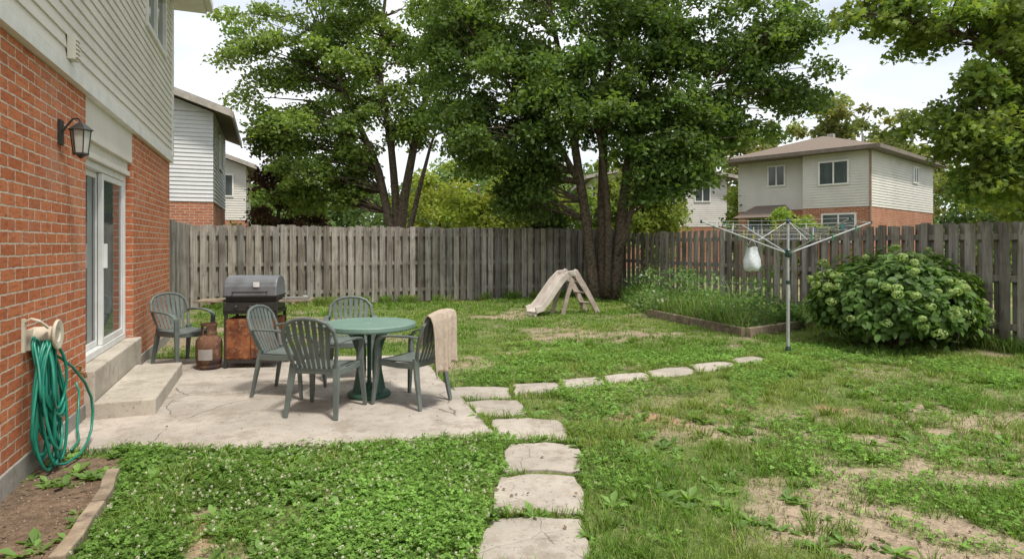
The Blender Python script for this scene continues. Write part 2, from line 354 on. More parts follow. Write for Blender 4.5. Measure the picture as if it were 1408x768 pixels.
mb=MB(); mb.box(-.02,.02,8.46,9.9,4.38,5.16); mb.obj('upper_window_glass',M_glassf,H)
mb=MB(); 
mb.box(-8.2,-.01,-4.9,E-.02,2.5,5.48); mb.obj('inner_core',M_sid1,H)
mb=MB()
def gable_roof(mb,x0,x1,y0,y1,ze,slope,t=.14):
    xm=(x0+x1)/2; zr=ze+(xm-x0)*slope
    for a,b,za,zb in ((x0,xm,ze,zr),(xm,x1,zr,ze)):
        mb.add([(a,y0,za),(b,y0,zb),(b,y1,zb),(a,y1,za),(a,y0,za+t),(b,y0,zb+t),(b,y1,zb+t),(a,y1,za+t)],[(0,3,2,1),(4,5,6,7),(0,1,5,4),(1,2,6,5),(2,3,7,6),(3,0,4,7)])
gable_roof(mb,-8.5,.5,-5.5,E+.5,5.56,.42); mb.obj('roof',M_shingle,H)
mb=MB(); mb.box(-.3,.5,-5.5,E+.5,5.50,5.54); mb.box(.5,.60,-5.5,E+.5,5.53,5.66); mb.box(-8.5,.5,E+.5,E+.52,5.5,5.60); mb.obj('soffit_gutter',M_white,H,bevel=.004)
mb=MB(); mb.box(.045,.10,5.12,5.24,2.985,3.17); 
for k in range(5): mb.box(.10,.112,5.13,5.23,3.0+k*.033,3.018+k*.033)
mb.obj('vent',M_sid1,H,bevel=.003)
# wall lantern
L=empty('wall_lantern',HW(0,5.10,2.40),TH)
mb=MB(); mb.box(.001,.02,-.045,.045,-.09,.10)
mb.tube([(.015,0,.0),(.05,0,.06),(.09,0,.115),(.125,0,.12),(.14,0,.095)],.008,8)
Lm=Matrix.Translation((.14,0,0))
mb.lathe([(.006,.10),(.02,.085),(.05,.065),(.085,.035),(.088,.028),(.07,.026)],6,Lm)
mb.lathe([(.052,-.165),(.056,-.16),(.056,-.148),(.05,-.146)],6,Lm); mb.lathe([(.008,-.19),(.02,-.178),(.03,-.166)],6,Lm)
for k in range(6):
    a=2*math.pi*k/6; c_,s_=math.cos(a),math.sin(a)
    mb.tube([(.14+.070*c_,.070*s_,.03),(.14+.050*c_,.050*s_,-.15)],.0045,5)
mb.obj('lantern_frame',M_black,L,bevel=.001)
mb=MB(); mb.lathe([(.046,-.146),(.064,.026)],6,Lm); mb.obj('lantern_glass',simple('frosted_glass',(.5,.5,.46),(.42,.42,.38),5,.15,.5,0),L)
# hose + holder + faucet
HG=empty('garden_hose',HW(0,4.47,0),TH)
mb=MB()
for k in range(18):
    w=random.uniform(.085,.22); zt=.93-random.uniform(0,.05); zb=random.uniform(.04,.30) if k<13 else random.uniform(.3,.5)
    xo=random.uniform(.03,.13); sk=random.uniform(-.09,.12); ph=random.uniform(0,6); pts=[]
    for i in range(44):
        t=2*math.pi*i/44; q=(1-math.cos(t))/2
        pts.append((xo+.05*q+.02*math.sin(2*t+ph),w*math.sin(t)*(.55+.6*q)+sk*q+.018*math.sin(3*t+ph),zt-(zt-zb)*q))
    mb.tube(pts,.0095,8,closed=True)
mb.tube([(.10,.08,.80),(.14,.16,.74),(.18,.26,.66),(.22,.40,.52),(.24,.50,.38),(.24,.54,.26),(.24,.50,.14),(.24,.38,.07),(.24,.2,.045),(.20,.02,.04),(.12,-.05,.06)],.0095,8)
mb.tube([(.03,.95,.42),(.05,.96,.34),(.07,.85,.2),(.1,.7,.1),(.16,.5,.06),(.16,.3,.05)],.0095,8)
mb.obj('hose_coil',M_hose,HG,smooth=True)
mb=MB(); mb.box(.001,.02,-.16,-.12,.84,1.06); mb.box(.001,.03,-.07,.07,.84,.98)
R=Matrix.Translation((0,0.02,.93))@Matrix.Rotation(math.pi/2,4,'Y')
mb.lathe([(.05,.0),(.058,.02),(.058,.13),(.10,.145),(.105,.155),(.098,.165),(.05,.158),(.045,.15)],28,R); mb.sweep([(.015,-.14,1.04),(.05,-.14,1.06),(.09,-.12,1.04),(.12,-.06,.99)],(0,1,0),.03,.012)
mb.obj('hose_holder',M_plastic,HG,bevel=.003)
FA=empty('outdoor_faucet',HW(0,5.42,.50),TH)
mb=MB(); mb.tube([(0,0,0),(.06,0,0),(.09,0,-.01),(.1,0,-.05)],.012,8); mb.tube([(.06,0,0),(.06,0,.045)],.007,8); mb.lathe([(.024,.045),(.028,.05),(.024,.056)],10,Matrix.Translation((.06,0,0))); mb.obj('faucet_body',simple('brass',(.3,.2,.09),None,10,.4,.5,.05,.8),FA)
# ------------------------------------------------------------------ other houses
def far_house(name,origin,ang,w,d,ze,bz,sid,roof='gable',wins=(),slope=.35,proj=None):
    P=empty(name,origin,ang)
    mb=MB(); mb.box(0,w,0,d,0,bz)
    if proj: mb.box(proj[0],w+.001,-proj[1],.0-.002,0,bz)
    mb.obj('brick_base',M_brick2,P)
    mb=MB(); mb.box(.02,w-.02,.02,d-.02,bz+.002,ze); 
    siding(mb,'y',0,0,w if not proj else proj[0],bz,ze,-1,.115,.025); siding(mb,'x',w,0 if not proj else -proj[1],d,bz,ze,1,.115,.025); siding(mb,'y',d,0,w,bz,ze,1,.115); siding(mb,'x',0,0,d,bz,ze,-1,.115)
    if proj:
        siding(mb,'y',-proj[1],proj[0],w,bz,ze,-1,.115,.025); siding(mb,'x',proj[0],-proj[1],0,bz,ze,-1,.115)
        mb.box(proj[0]+.02,w-.02,-proj[1]+.02,.1,bz,ze)
    if roof=='gable': siding(mb,'y',0,0,w,ze,ze+w/2*slope,-1,.115,.025,ext=lambda z:((z-ze)/slope,w-(z-ze)/slope))
    mb.obj('siding_walls',sid,P)
    mb=MB(); ov=.5
    if roof=='gable': gable_roof(mb,-ov,w+ov,-ov,d+ov,ze-ov*slope+.05,slope,.16)
    else:
        y0=-ov-(proj[1] if proj else 0); x0,x1,y1=-ov,w+ov,d+ov; rr=(x1-x0)/2; zt=ze+rr*slope; xm=(x0+x1)/2
        A=(xm,y0+rr,zt);B=(xm,y1-rr,zt); vs=[(x0,y0,ze+.1),(x1,y0,ze+.1),(x1,y1,ze+.1),(x0,y1,ze+.1),A,B]
        mb.add(vs,[(0,1,4),(1,2,5,4),(2,3,5),(3,0,4,5),(0,3,2,1)])
    mb.obj('roof',M_shingle,P)
    mb=MB(); 
    if roof!='gable':
        y0=-ov-(proj[1] if proj else 0)
        mb.box(-ov,w+ov,y0-.05,y0,ze-.04,ze+.12); mb.box(w+ov,w+ov+.05,y0,d+ov,ze-.04,ze+.12); mb.box(-ov-.05,-ov,y0,d+ov,ze-.04,ze+.12); mb.box(-ov+.01,w+ov-.01,y0+.01,d+ov-.01,ze-.03,ze+.09)
    else:
        for xx in (-ov-.05,w+ov): mb.box(xx,xx+.05,-ov,d+ov,ze-ov*slope-.02,ze-ov*slope+.16)
        for sgn in (0,1):
            xa,xb=(-ov,w/2) if not sgn else (w+ov,w/2); za,zb=ze-ov*slope,ze+w/2*slope
            mb.add([(xa,-ov-.03,za),(xb,-ov-.03,zb),(xb,-ov-.03,zb+.2),(xa,-ov-.03,za+.2),(xa,-ov+.01,za),(xb,-ov+.01,zb),(xb,-ov+.01,zb+.2),(xa,-ov+.01,za+.2)],[(0,1,2,3),(4,7,6,5),(0,4,5,1),(3,2,6,7)])
    mb.obj('fascia',simple('fascia_dark',(.20,.16,.13),None,5,.6) if roof!='gable' else simple('fascia_tan',(.42,.38,.33),None,5,.6),P)
    fm=MB();gm=MB()
    for (face,c0,u,z0,ww,hh) in wins:
        def bx(m,a,b,o0,o1,za,zb):
            if face=='y': m.box(a,b,c0-o1,c0-o0,za,zb)
            else: m.box(c0+o0,c0+o1,a,b,za,zb)
        a,b=u-ww/2,u+ww/2; f=.07
        bx(fm,a,a+f,.0,.07,z0,z0+hh);bx(fm,b-f,b,.0,.07,z0,z0+hh);bx(fm,a+f,b-f,.0,.07,z0,z0+f);bx(fm,a+f,b-f,.0,.07,z0+hh-f,z0+hh);bx(fm,u-.03,u+.03,.0,.065,z0+f,z0+hh-f)
        bx(gm,a+f*.6,b-f*.6,.0,.045,z0+f*.6,z0+hh-f*.6)
    if fm.v: fm.obj('window_frames',M_white,P); gm.obj('window_panes',M_glassf,P)
    return P
a4=math.radians(-48); C=Vector((14.7,25.4,0)); xd=Vector((math.cos(a4),math.sin(a4),0)); yd=Vector((-xd.y,xd.x,0))
o4=C-xd*6.0+yd*.5
P4=far_house('neighbour_house',o4,a4,6.0,8.5,5.45,3.1,M_sid3,'hip',[('y',-.5,4.6,4.05,1.25,1.05),('y',0,1.9,4.2,.85,1.0),('y',-.5,4.8,1.6,1.4,1.25),('y',0,1.2,1.5,1.4,1.3),('x',6.0,5.5,4.4,.8,.8)],.36,proj=(3.3,.5))
mb=MB(); mb.add([(.4,-1.3,2.75),(2.8,-1.3,2.75),(2.8,-.02,2.75),(.4,-.02,2.75),(.9,-.02,3.35),(2.3,-.02,3.35)],[(0,1,5,4),(1,2,5),(3,0,4),(0,3,2,1)]); mb.obj('porch_roof',M_shingle,P4)
mb=MB(); mb.tube([(6.04,-.53,0),(6.04,-.53,5.4)],.045,8); mb.obj('downspout',simple('spout',(.3,.2,.14)),P4)
mb=MB(); mb.box(2.2,2.5,5,5.3,6.2,7.2); mb.tube([(3.9,5,6.2),(3.9,5,7.0)],.06,8); mb.obj('chimney_pipe',M_found,P4)
e2=Vector((-8.55,17.7,0)); far_house('neighbour_house',e2-N*8,TH,8,5,5.3,2.75,M_sid2,'gable',[('x',8,2.5,3.9,1.1,1.1)],.35)
e3=Vector((-12.9,30,0)); far_house('neighbour_house',e3-N*8,TH,8,7,5.3,2.7,M_sid3,'gable',[('y',0,7,3.8,.9,1.1)],.35)
far_house('neighbour_house',(5.0,38,0),0,8.2,8,5.6,2.6,M_sid3,'gable',[('y',0,6.7,4.1,1.0,1.1),('y',0,2.5,4.1,1.0,1.1)],.2)
# ------------------------------------------------------------------ fences (shadow-box boards)
def fence(name,p0,p1,ht,seedo,gap=.085,bw=.14):
    p0=Vector(p0);p1=Vector(p1); d=(p1-p0); Ln=d.length; ang=math.atan2(d.y,d.x)
    mb=MB(); rnd=random.Random(seedo)
    x=0;i=0
    while x<Ln:
        k=rnd.uniform(.62,1.24); w=rnd.uniform(-.02,.04); col=(k+w,k,k-w)
        off=.028 if i%2==0 else -.05; h=ht+rnd.uniform(-.03,.022); tl=rnd.uniform(-.012,.012)
        bwx=bw+rnd.uniform(-.006,.006)
        y0,y1=off,off+.02
        vs=[(x+tl,y0,.04),(x+bwx+tl,y0,.04),(x+bwx+tl,y1,.04),(x+tl,y1,.04)]
        vt=[(x,y0,h-.0),(x+bwx,y0,h+rnd.uniform(-.008,.008)),(x+bwx,y1,h),(x,y1,h)]
        vs+=vt
        mb.add(vs,[(0,3,2,1),(4,5,6,7),(0,1,5,4),(1,2,6,5),(2,3,7,6),(3,0,4,7)],col)
        x+=(bw+gap)/2+rnd.uniform(-.004,.004); i+=1
    for zr in (.3,1.0,ht-.25): mb.box(0,Ln,-.0285,.0265,zr,zr+.09,(.85,.85,.85))
    x=.0
    while x<Ln+.5:
        k=rnd.uniform(.9,1.15); mb.box(x-.05,x+.05,-.052,.052,0,ht+.03,(k,k,k)); x+=2.42
    return mb.obj(name,M_fence,loc=p0,rz=ang)
XR=11.48; SB=15.65
fence('wooden_fence',HW(XR,SB),HW(-.29,SB),1.99,1,gap=.06)
fence('wooden_fence',HW(XR,1.5),HW(XR,SB-.1),1.86,2,gap=.10)
fence('wooden_fence',HW(-.29,SB-.1),HW(-.29,E+.1),2.0,3)
# ------------------------------------------------------------------ scatter tools
def frames(n,bias=(0,0,1),bs=1.0,tipz=-.2):
    nrm=rng.normal(size=(n,3))+np.array(bias)*bs; nrm/=np.linalg.norm(nrm,axis=1)[:,None]
    t=rng.normal(size=(n,3)); t[:,2]+=tipz; t-=nrm*(t*nrm).sum(1)[:,None]; t/=np.linalg.norm(t,axis=1)[:,None]
    return t,np.cross(nrm,t),nrm
def scatter(tv,tf,P,size,T,B,Nn,cols):
    tv=np.array(tv);tf=np.array(tf);n=len(P);k=len(tv)
    size=np.broadcast_to(size,(n,))[:,None,None]
    V=P[:,None,:]+size*(tv[None,:,0,None]*T[:,None,:]+tv[None,:,1,None]*B[:,None,:]+tv[None,:,2,None]*Nn[:,None,:])
    F=(tf[None]+(np.arange(n)*k)[:,None,None]).reshape(-1,tf.shape[1])
    C=np.repeat(cols,k,axis=0)
    return V.reshape(-1,3),F,C
LEAF=([(0,0,0),(.5,.34,.1),(1,0,-.05),(.5,-.34,.1)],[(0,2,1),(0,3,2)])
op=[(0,0),(.05,.38),(.3,.24),(.5,.5),(.62,.2),(1,0),(.62,-.2),(.5,-.5),(.3,-.24),(.05,-.38)]
MAPLE=([(.35,0,.05)]+[(a,b,-.12*abs(b)) for a,b in op],[(0,i+1,(i+1)%10+1) for i in range(10)])
OVAL=([(0,0,0),(.25,.26,.06),(.65,.26,.05),(1,0,-.08),(.65,-.26,.05),(.25,-.26,.06),(.5,0,-.02)],[(6,0,5),(6,5,4),(6,4,3),(6,3,2),(6,2,1),(6,1,0)])
def crown_clusters(ells,dens=1.0):
    cs=[]
    for (c,r,n) in ells:
        n=int(n*dens); u=rng.normal(size=(n,3)); u/=np.linalg.norm(u,axis=1)[:,None]; rad=rng.random(n)**(1/2.6)*rng.uniform(.85,1.2,n)
        cs.append(np.array(c)+u*rad[:,None]*np.array(r))
    return np.concatenate(cs)
def tree(name,base,trunks,ells,leafsize,perc,crad,col,tmpl=LEAF,bark=M_bark,dens=1.0,colvar=.25,twig=.03,yellow=.15,mat=None):
    E_=empty(name,base)
    mb=MB(); tp=[]
    base=np.array(base)
    for pts,r0,r1 in trunks:
        P=[]; n=len(pts)
        for i in range(n-1):
            for k in range(4):
                t=k/4; a=np.array(pts[i]);b_=np.array(pts[i+1]); P.append(a*(1-t)+b_*t+rng.normal(size=3)*.018)
        P.append(np.array(pts[-1])); m=len(P)
        Q=[P[0]]+[(P[i-1]+2*P[i]+P[i+1])/4 for i in range(1,m-1)]+[P[-1]]
        R=[r0+(r1-r0)*(i/(m-1)) for i in range(m)]; R[0]*=1.35
        mb.tube([q-base for q in Q],R,9); 
        for q,rr in zip(Q,R): tp.append((*q,rr))
    tp=np.array(tp)
    C=crown_clusters(ells,dens)
    for c in C:
        dd=np.linalg.norm(tp[:,:3]-c,axis=1)+np.where(tp[:,2]>c[2]-.2,2.5,0); j=int(np.argmin(dd)); a=tp[j,:3]; rr=min(tp[j,3]*.5,twig*1.5)
        m1=a*.6+c*.4+np.array([0,0,.12])*dd[j]*.4+rng.normal(size=3)*.1; m2=a*.25+c*.75+np.array([0,0,.1])*dd[j]*.4+rng.normal(size=3)*.1
        mb.tube([a-base,m1-base,m2-base,c-base],[rr,rr*.7,rr*.4,.006],5)
    mb.obj('trunk_and_branches',bark,E_,smooth=True)
    n=len(C); cr=crad*rng.uniform(.55,1.4,n); cnt=rng.poisson(perc*(cr/crad)**2)+5; ci=np.repeat(np.arange(n),cnt); tot=len(ci)
    g_=rng.normal(size=(tot,3)); g_/=np.linalg.norm(g_,axis=1)[:,None]; rad=rng.random(tot)**.5*rng.uniform(.9,1.2,tot)
    off=g_*rad[:,None]*cr[ci][:,None]*np.array([1,1,.5]); off[:,2]-=.4*(off[:,0]**2+off[:,1]**2)/cr[ci]
    P=C[ci]+off
    T,B,Nn=frames(tot,(0,0,1),.9,-.5)
    cb=rng.uniform(1-colvar,1+colvar,n)[ci]*rng.uniform(.8,1.2,tot)
    yel=(rng.random(n)[ci]*yellow+rng.random(tot)*yellow)
    cl=np.array(col)[None]*cb[:,None]; cl[:,0]*=1+yel*2.2; cl[:,1]*=1+yel*.6
    V,F,Cc=scatter(*tmpl,P-base,leafsize*rng.uniform(.6,1.25,tot),T,B,Nn,cl)
    mesh_np('foliage',V,F,mat or M_leaf,Cc,E_)
    return E_
b1=(2.48,17.0,0)
tree('maple_tree',b1,[
 ([(2.30,17,0),(2.05,17,2.2),(1.72,16.9,4.3),(1.3,16.8,6.6),(.9,16.8,8.8)],.17,.05),
 ([(2.55,17.05,0),(2.5,17.1,2.2),(2.55,17.2,4.6),(2.75,17.2,7.4),(2.8,17.2,9.5)],.18,.05),
 ([(2.80,16.95,0),(3.0,16.9,2.3),(3.3,16.9,4.6),(3.9,16.8,7.0),(4.4,16.8,9.0)],.19,.05),
 ([(2.62,16.85,.1),(2.62,16.7,2.6),(2.2,16.3,5.0),(1.9,16,7.5)],.11,.04),
 ([(2.9,16.9,1.2),(3.5,16.7,3.4),(4.6,16.5,5.2),(5.9,16.4,6.4)],.09,.03),
 ([(1.9,17,3.2),(1.2,16.8,4.4),(.2,16.6,5.4),(-.6,16.5,6.4)],.09,.03)],
 [((-.6,16.8,6.25),(1.8,1.9,1.6),28),((1.1,16.8,7.05),(2,2,2),34),((3.3,16.8,7.25),(2.2,2,2),38),((5.5,16.8,6.85),(2.2,2,1.7),38),((7.0,16.8,6.5),(1.6,1.5,1.2),22),
  ((-.3,16.5,4.4),(1.5,1.4,1.0),28),((1.5,16.4,4.95),(1.4,1.3,1.1),20),((3.9,16.4,4.85),(1.9,1.6,1.2),36),((5.7,16.6,4.7),(1.5,1.4,.9),26),((4.5,16.4,3.9),(1.2,.9,.6),16),((.45,17.2,3.3),(.9,.5,.9),20),
  ((2.9,17,9.5),(4.5,3,2.0),54),((7.6,16.8,5.4),(.8,.8,.6),8),((-1.4,16.8,5.2),(.7,.8,.8),8),((3.8,16.1,3.3),(.7,.5,.45),9),((-1.4,17,7.8),(1.1,1.2,1.2),14),((6.9,16.7,7.6),(1.3,1.2,1.0),12)],
 .14,240,.55,(.10,.18,.048),colvar=.32,twig=.03,yellow=.10)
b2=(-3.67,20,0)
tree('maple_tree',b2,[
 ([(-3.7,20,0),(-3.62,20,2.2),(-3.1,20,5.2),(-2.3,20,7.8)],.22,.06),
 ([(-3.75,20,1.2),(-4.3,20,3.9),(-5.2,20,5.9),(-6.1,20,8.2)],.16,.05),
 ([(-3.7,20.1,1.5),(-3.9,20,4.6),(-4.3,20,7.0),(-4.1,20,9.5)],.15,.05),
 ([(-3.5,19.9,1.0),(-3.0,19.8,3.2),(-2.5,19.8,5)],.12,.04)],
 [((-7.7,20,7.3),(1.5,1.4,1.5),20),((-5.8,20,8.0),(2.1,2,1.9),36),((-3.4,20,7.9),(2.0,2,2.0),32),((-6.2,20,5.3),(1.8,1.5,1.3),28),((-3.9,20,5.6),(1.6,1.4,1.0),18),
  ((-6.4,20,3.4),(1.6,1.2,1.0),26),((-2.3,20,6.0),(1.3,1.2,1.3),14),((-5.3,20,10.8),(3,2.5,2),26),((-8.4,20,8.8),(1.2,1.2,1),8),((-5.3,20.2,3.8),(1.1,.8,.8),16),((-1.6,20,8.5),(1.6,1.4,1.8),16),((-8.0,20.3,5.2),(.7,.7,.8),9)],
 .14,230,.55,(.155,.255,.07),colvar=.25,yellow=.10)
tree('purple_plum_tree',(-8.2,21.5,0),[([(-8.2,21.5,0),(-8.2,21.5,1.5),(-8.0,21.5,4)],.12,.04)],
 [((-8.3,21.5,4.3),(1.1,1,1.5),16),((-7.9,21.5,2.6),(1.4,1,1.1),18)],.13,230,.5,(.10,.062,.055),colvar=.3,yellow=.02,mat=M_leafd)
b4=(9.6,9.6,0)
tree('maple_tree',b4,[
 ([(9.6,9.6,0),(9.5,9.6,2.4),(9.2,9.5,4.4),(8.9,9.4,6.4)],.2,.06),
 ([(9.5,9.6,2.6),(8.6,9.3,3.6),(7.4,9.1,4.3),(6.0,9.0,4.8),(5.2,9,4.9)],.06,.015),
 ([(9.5,9.6,2.2),(8.5,9.2,2.9),(7.4,9,3.1),(6.4,8.9,3.15)],.05,.012),
 ([(9.3,9.6,3.4),(8.2,9.6,4.7),(7.0,9.6,5.6)],.05,.015)],
 [((6.4,9,5.0),(1.1,1.0,.4),22),((7.5,9,4.3),(.8,.9,.8),20),((6.45,9,3.2),(.5,.5,.4),12),((7.25,9,2.7),(.6,.7,.45),18),((5.3,9,5.0),(.6,.5,.25),8),((8.5,9.4,4.5),(1,1,1.4),16),((7.2,9.3,5.8),(1.6,1.2,.6),10),((6.9,9,3.85),(.7,.5,.4),16),((8,9.3,3.0),(.5,.7,.8),14),((7.3,9.1,3.4),(.5,.5,.4),10)],
 .095,150,.33,(.14,.24,.06),tmpl=MAPLE,colvar=.25,twig=.015)
tree('cedar_tree',(.9,19.3,0),[([(.9,19.3,0),(.9,19.3,2),(.9,19.3,4.4)],.1,.02)],[((.9,19.3,2.4),(.75,.6,1.6),26),((.9,19.3,3.9),(.5,.4,.8),8)],.11,230,.4,(.055,.095,.032),colvar=.2,yellow=.03,mat=M_leafd)
def bush_tree(name,x,y,h,w,col,n=26,ls=.2,per=150):
    tree(name,(x,y,0),[([(x,y,0),(x+.1,y,h*.35),(x-.1,y,h*.75)],.12,.03)],[((x,y,h*.62),(w,w*.8,h*.36),n),((x+w*.3,y,h*.35),(w*.8,w*.7,h*.2),n//3)],ls,per,.22*h*.55 if h<6 else .75,col,mat=M_leafd)
bush_tree('garden_tree',-1.2,24,5.0,1.9,(.20,.29,.07))
bush_tree('garden_tree',-3.2,27,5.6,2.1,(.21,.30,.075))
bush_tree('garden_tree',.8,27,5.6,2.0,(.16,.24,.065))
bush_tree('garden_tree',10.3,23,3.0,1.3,(.15,.26,.06),20,.14,140)
bush_tree('garden_tree',11.9,31,5.6,.9,(.14,.23,.06),16)
bush_tree('garden_tree',3.4,25,5.0,1.5,(.14,.22,.06),24)
bush_tree('garden_tree',5.6,26.5,5.6,1.5,(.15,.23,.06),26)
bush_tree('garden_tree',7.6,33,6.6,1.5,(.15,.23,.065),26)
bush_tree('garden_tree',15.0,19.5,2.3,1.0,(.14,.23,.06),14,.13)
bush_tree('garden_tree',-9.9,23.5,3.2,1.2,(.15,.25,.06),14,.14)
bush_tree('garden_tree',21.0,25.5,5.6,2.3,(.15,.24,.065),30,.18,160)
bush_tree('garden_tree',24.5,29,6.2,2.6,(.14,.22,.06),30,.2,160)
bush_tree('tall_tree',23.5,46,13.2,3.0,(.18,.24,.10),56,.34,130)
bush_tree('tall_tree',29.5,47,12.6,3.6,(.175,.235,.10),60,.34,130)
bush_tree('tall_tree',18.2,48,11.6,2.6,(.175,.235,.10),40,.34,130)
bush_tree('tall_tree',12.6,44,10.3,3.4,(.17,.24,.10),44,.34,110)
# distant tree mass
n=150; cx=np.linspace(-46,60,n)+rng.normal(size=n)*.8; cyy=rng.uniform(50,62,n); hh=5.2+2.6*vnoise(cx,cx*0,.25,3)*2-1.5; hh[(cx>-9)&(cx<16)]+=2.2
Pc=[];
for i in range(n):
    m=12; p=np.stack([cx[i]+rng.normal(size=m)*1.3,cyy[i]+rng.normal(size=m)*1.0,rng.uniform(.8,hh[i],m)],1); Pc.append(p)
Pc=np.concatenate(Pc); ci=np.repeat(np.arange(len(Pc)),60); tot=len(ci); g_=rng.normal(size=(tot,3)); g_/=np.linalg.norm(g_,axis=1)[:,None]
P=Pc[ci]+g_*(rng.random(tot)**.4)[:,None]*np.array([1.2,1.2,.9]); T,B,Nn=frames(tot,(0,0,1),.8,-.3)
cl=np.array([.16,.23,.095])*(rng.uniform(.65,1.35,len(Pc))[ci]*rng.uniform(.85,1.15,tot))[:,None]
V,F,Cc=scatter(*LEAF,P,.45*rng.uniform(.7,1.2,tot),T,B,Nn,cl); mesh_np('distant_trees',V,F,M_leafd,Cc)
# ------------------------------------------------------------------ hydrangea
hb=np.array((5.80,9.35,0.)); HY=empty('hydrangea_bush',tuple(hb))
mb=MB()
for k in range(40):
    a=random.uniform(0,6.28); q=random.uniform(.3,.95); mb.tube([(.12*math.cos(a),.12*math.sin(a),0),(.5*q*math.cos(a),.4*q*math.sin(a),.5),(1.05*q*math.cos(a),.85*q*math.sin(a),.6+.5*(1-q))],[.01,.008,.005],5)
mb.obj('stems',M_bark,HY)
def shell(n,rmin=.75):
    u=rng.normal(size=(n,3)); u[:,2]=np.abs(u[:,2])*1.1-.22; u/=np.linalg.norm(u,axis=1)[:,None]
    ang=np.arctan2(u[:,1],u[:,0]); lump=1+.10*np.sin(ang*3+1)+.07*np.sin(ang*7+u[:,2]*5)+.05*np.sin(ang*13+u[:,2]*11)
    rad=rng.uniform(rmin,1.02,n)*lump
    P=u*rad[:,None]*np.array([1.18,.95,.88])+np.array([0,0,.50]); return P,u
P,u=shell(9500,.62); P[:,2]=np.maximum(P[:,2],.03+rng.random(len(P))*.1)
nr=u+rng.normal(size=u.shape)*.45+np.array([0,0,.5]); nr/=np.linalg.norm(nr,axis=1)[:,None]; t=rng.normal(size=u.shape)+u*.6; t[:,2]-=.6; t-=nr*(t*nr).sum(1)[:,None]; t/=np.linalg.norm(t,axis=1)[:,None]
cl=np.array([.115,.205,.048])*rng.uniform(.6,1.35,len(P))[:,None]
V,F,Cc=scatter(*OVAL,P,.13*rng.uniform(.6,1.2,len(P)),t,np.cross(nr,t),nr,cl); mesh_np('leaves',V,F,M_leaf,Cc,HY)
Pf,uf=shell(130,1.0); kk=Pf[:,2]>.25; Pf=Pf[kk];uf=uf[kk]; m=90; fi=np.repeat(np.arange(len(Pf)),m); d=rng.normal(size=(len(fi),3)); d/=np.linalg.norm(d,axis=1)[:,None]; fr=rng.uniform(.04,.085,len(Pf))[fi][:,None]
P=Pf[fi]+uf[fi]*.04+d*fr*np.array([1,1,.75]); t=rng.normal(size=d.shape); t-=d*(t*d).sum(1)[:,None]; t/=np.linalg.norm(t,axis=1)[:,None]
fc=np.array([.38,.48,.20])*rng.uniform(.75,1.3,len(fi))[:,None]; V,F,Cc=scatter([(-.5,0,0),(0,.5,.1),(.5,0,0),(0,-.5,.1)],[(0,2,1),(0,3,2)],P,.030,t,np.cross(d,t),d,fc); mesh_np('flower_heads',V,F,M_leafd,Cc,HY)
# ------------------------------------------------------------------ grass
def blades(P,h,w,lean,col,dirv=None):
    n=len(P); a=rng.random(n)*6.283; side=np.stack([np.cos(a),np.sin(a),a*0],1)
    if dirv is None: la=rng.random(n)*6.283; dirv=np.stack([np.cos(la),np.sin(la),la*0],1)
    h=h[:,None];w=w[:,None]; lean=lean[:,None]; up=np.array([0,0,1.])
    b0=P-side*w/2;b1=P+side*w/2; mid=P+up*h*.58+dirv*h*lean*.35; m0=mid-side*w*.4;m1=mid+side*w*.4; tip=P+up*h*np.clip(1-lean*.35,.3,1)+dirv*h*lean
    V=np.stack([b0,b1,m1,m0,tip],1).reshape(-1,3); o=(np.arange(n)*5)[:,None]
    F=np.concatenate([o+np.array([[0,1,2]]),o+np.array([[0,2,3]]),o+np.array([[3,2,4]])],0)
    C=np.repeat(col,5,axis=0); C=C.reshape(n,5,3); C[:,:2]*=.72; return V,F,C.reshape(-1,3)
def yardok(x,y):
    xl=(x-O.x)*N.x+y*N.y; s=(x-O.x)*U.x+y*U.y
    return (xl>.03)&(xl<XR-.05)&(s<SB-.03)
def gcol(n,x,y,straw_p):
    base=np.array([.205,.335,.065]); alt=np.array([.135,.255,.05]); yl=np.array([.33,.39,.11])
    t=vnoise(x,y,.8,21,3)[:,None]; q=rng.random((n,1)); c=base*(1-q)+alt*q; k=np.clip((t-.42)*3,0,1)*.65; c=c*(1-k)+yl*k
    c*=rng.uniform(.7,1.3,(n,1)); st=rng.random(n)<straw_p; c[st]=np.array([.46,.40,.23])*rng.uniform(.7,1.2,(st.sum(),1)); return c
Vs=[];Fs=[];Cs=[];off=0
def addm(V,F,C):
    global off
    Vs.append(V);Fs.append(F+off);Cs.append(C);off+=len(V)
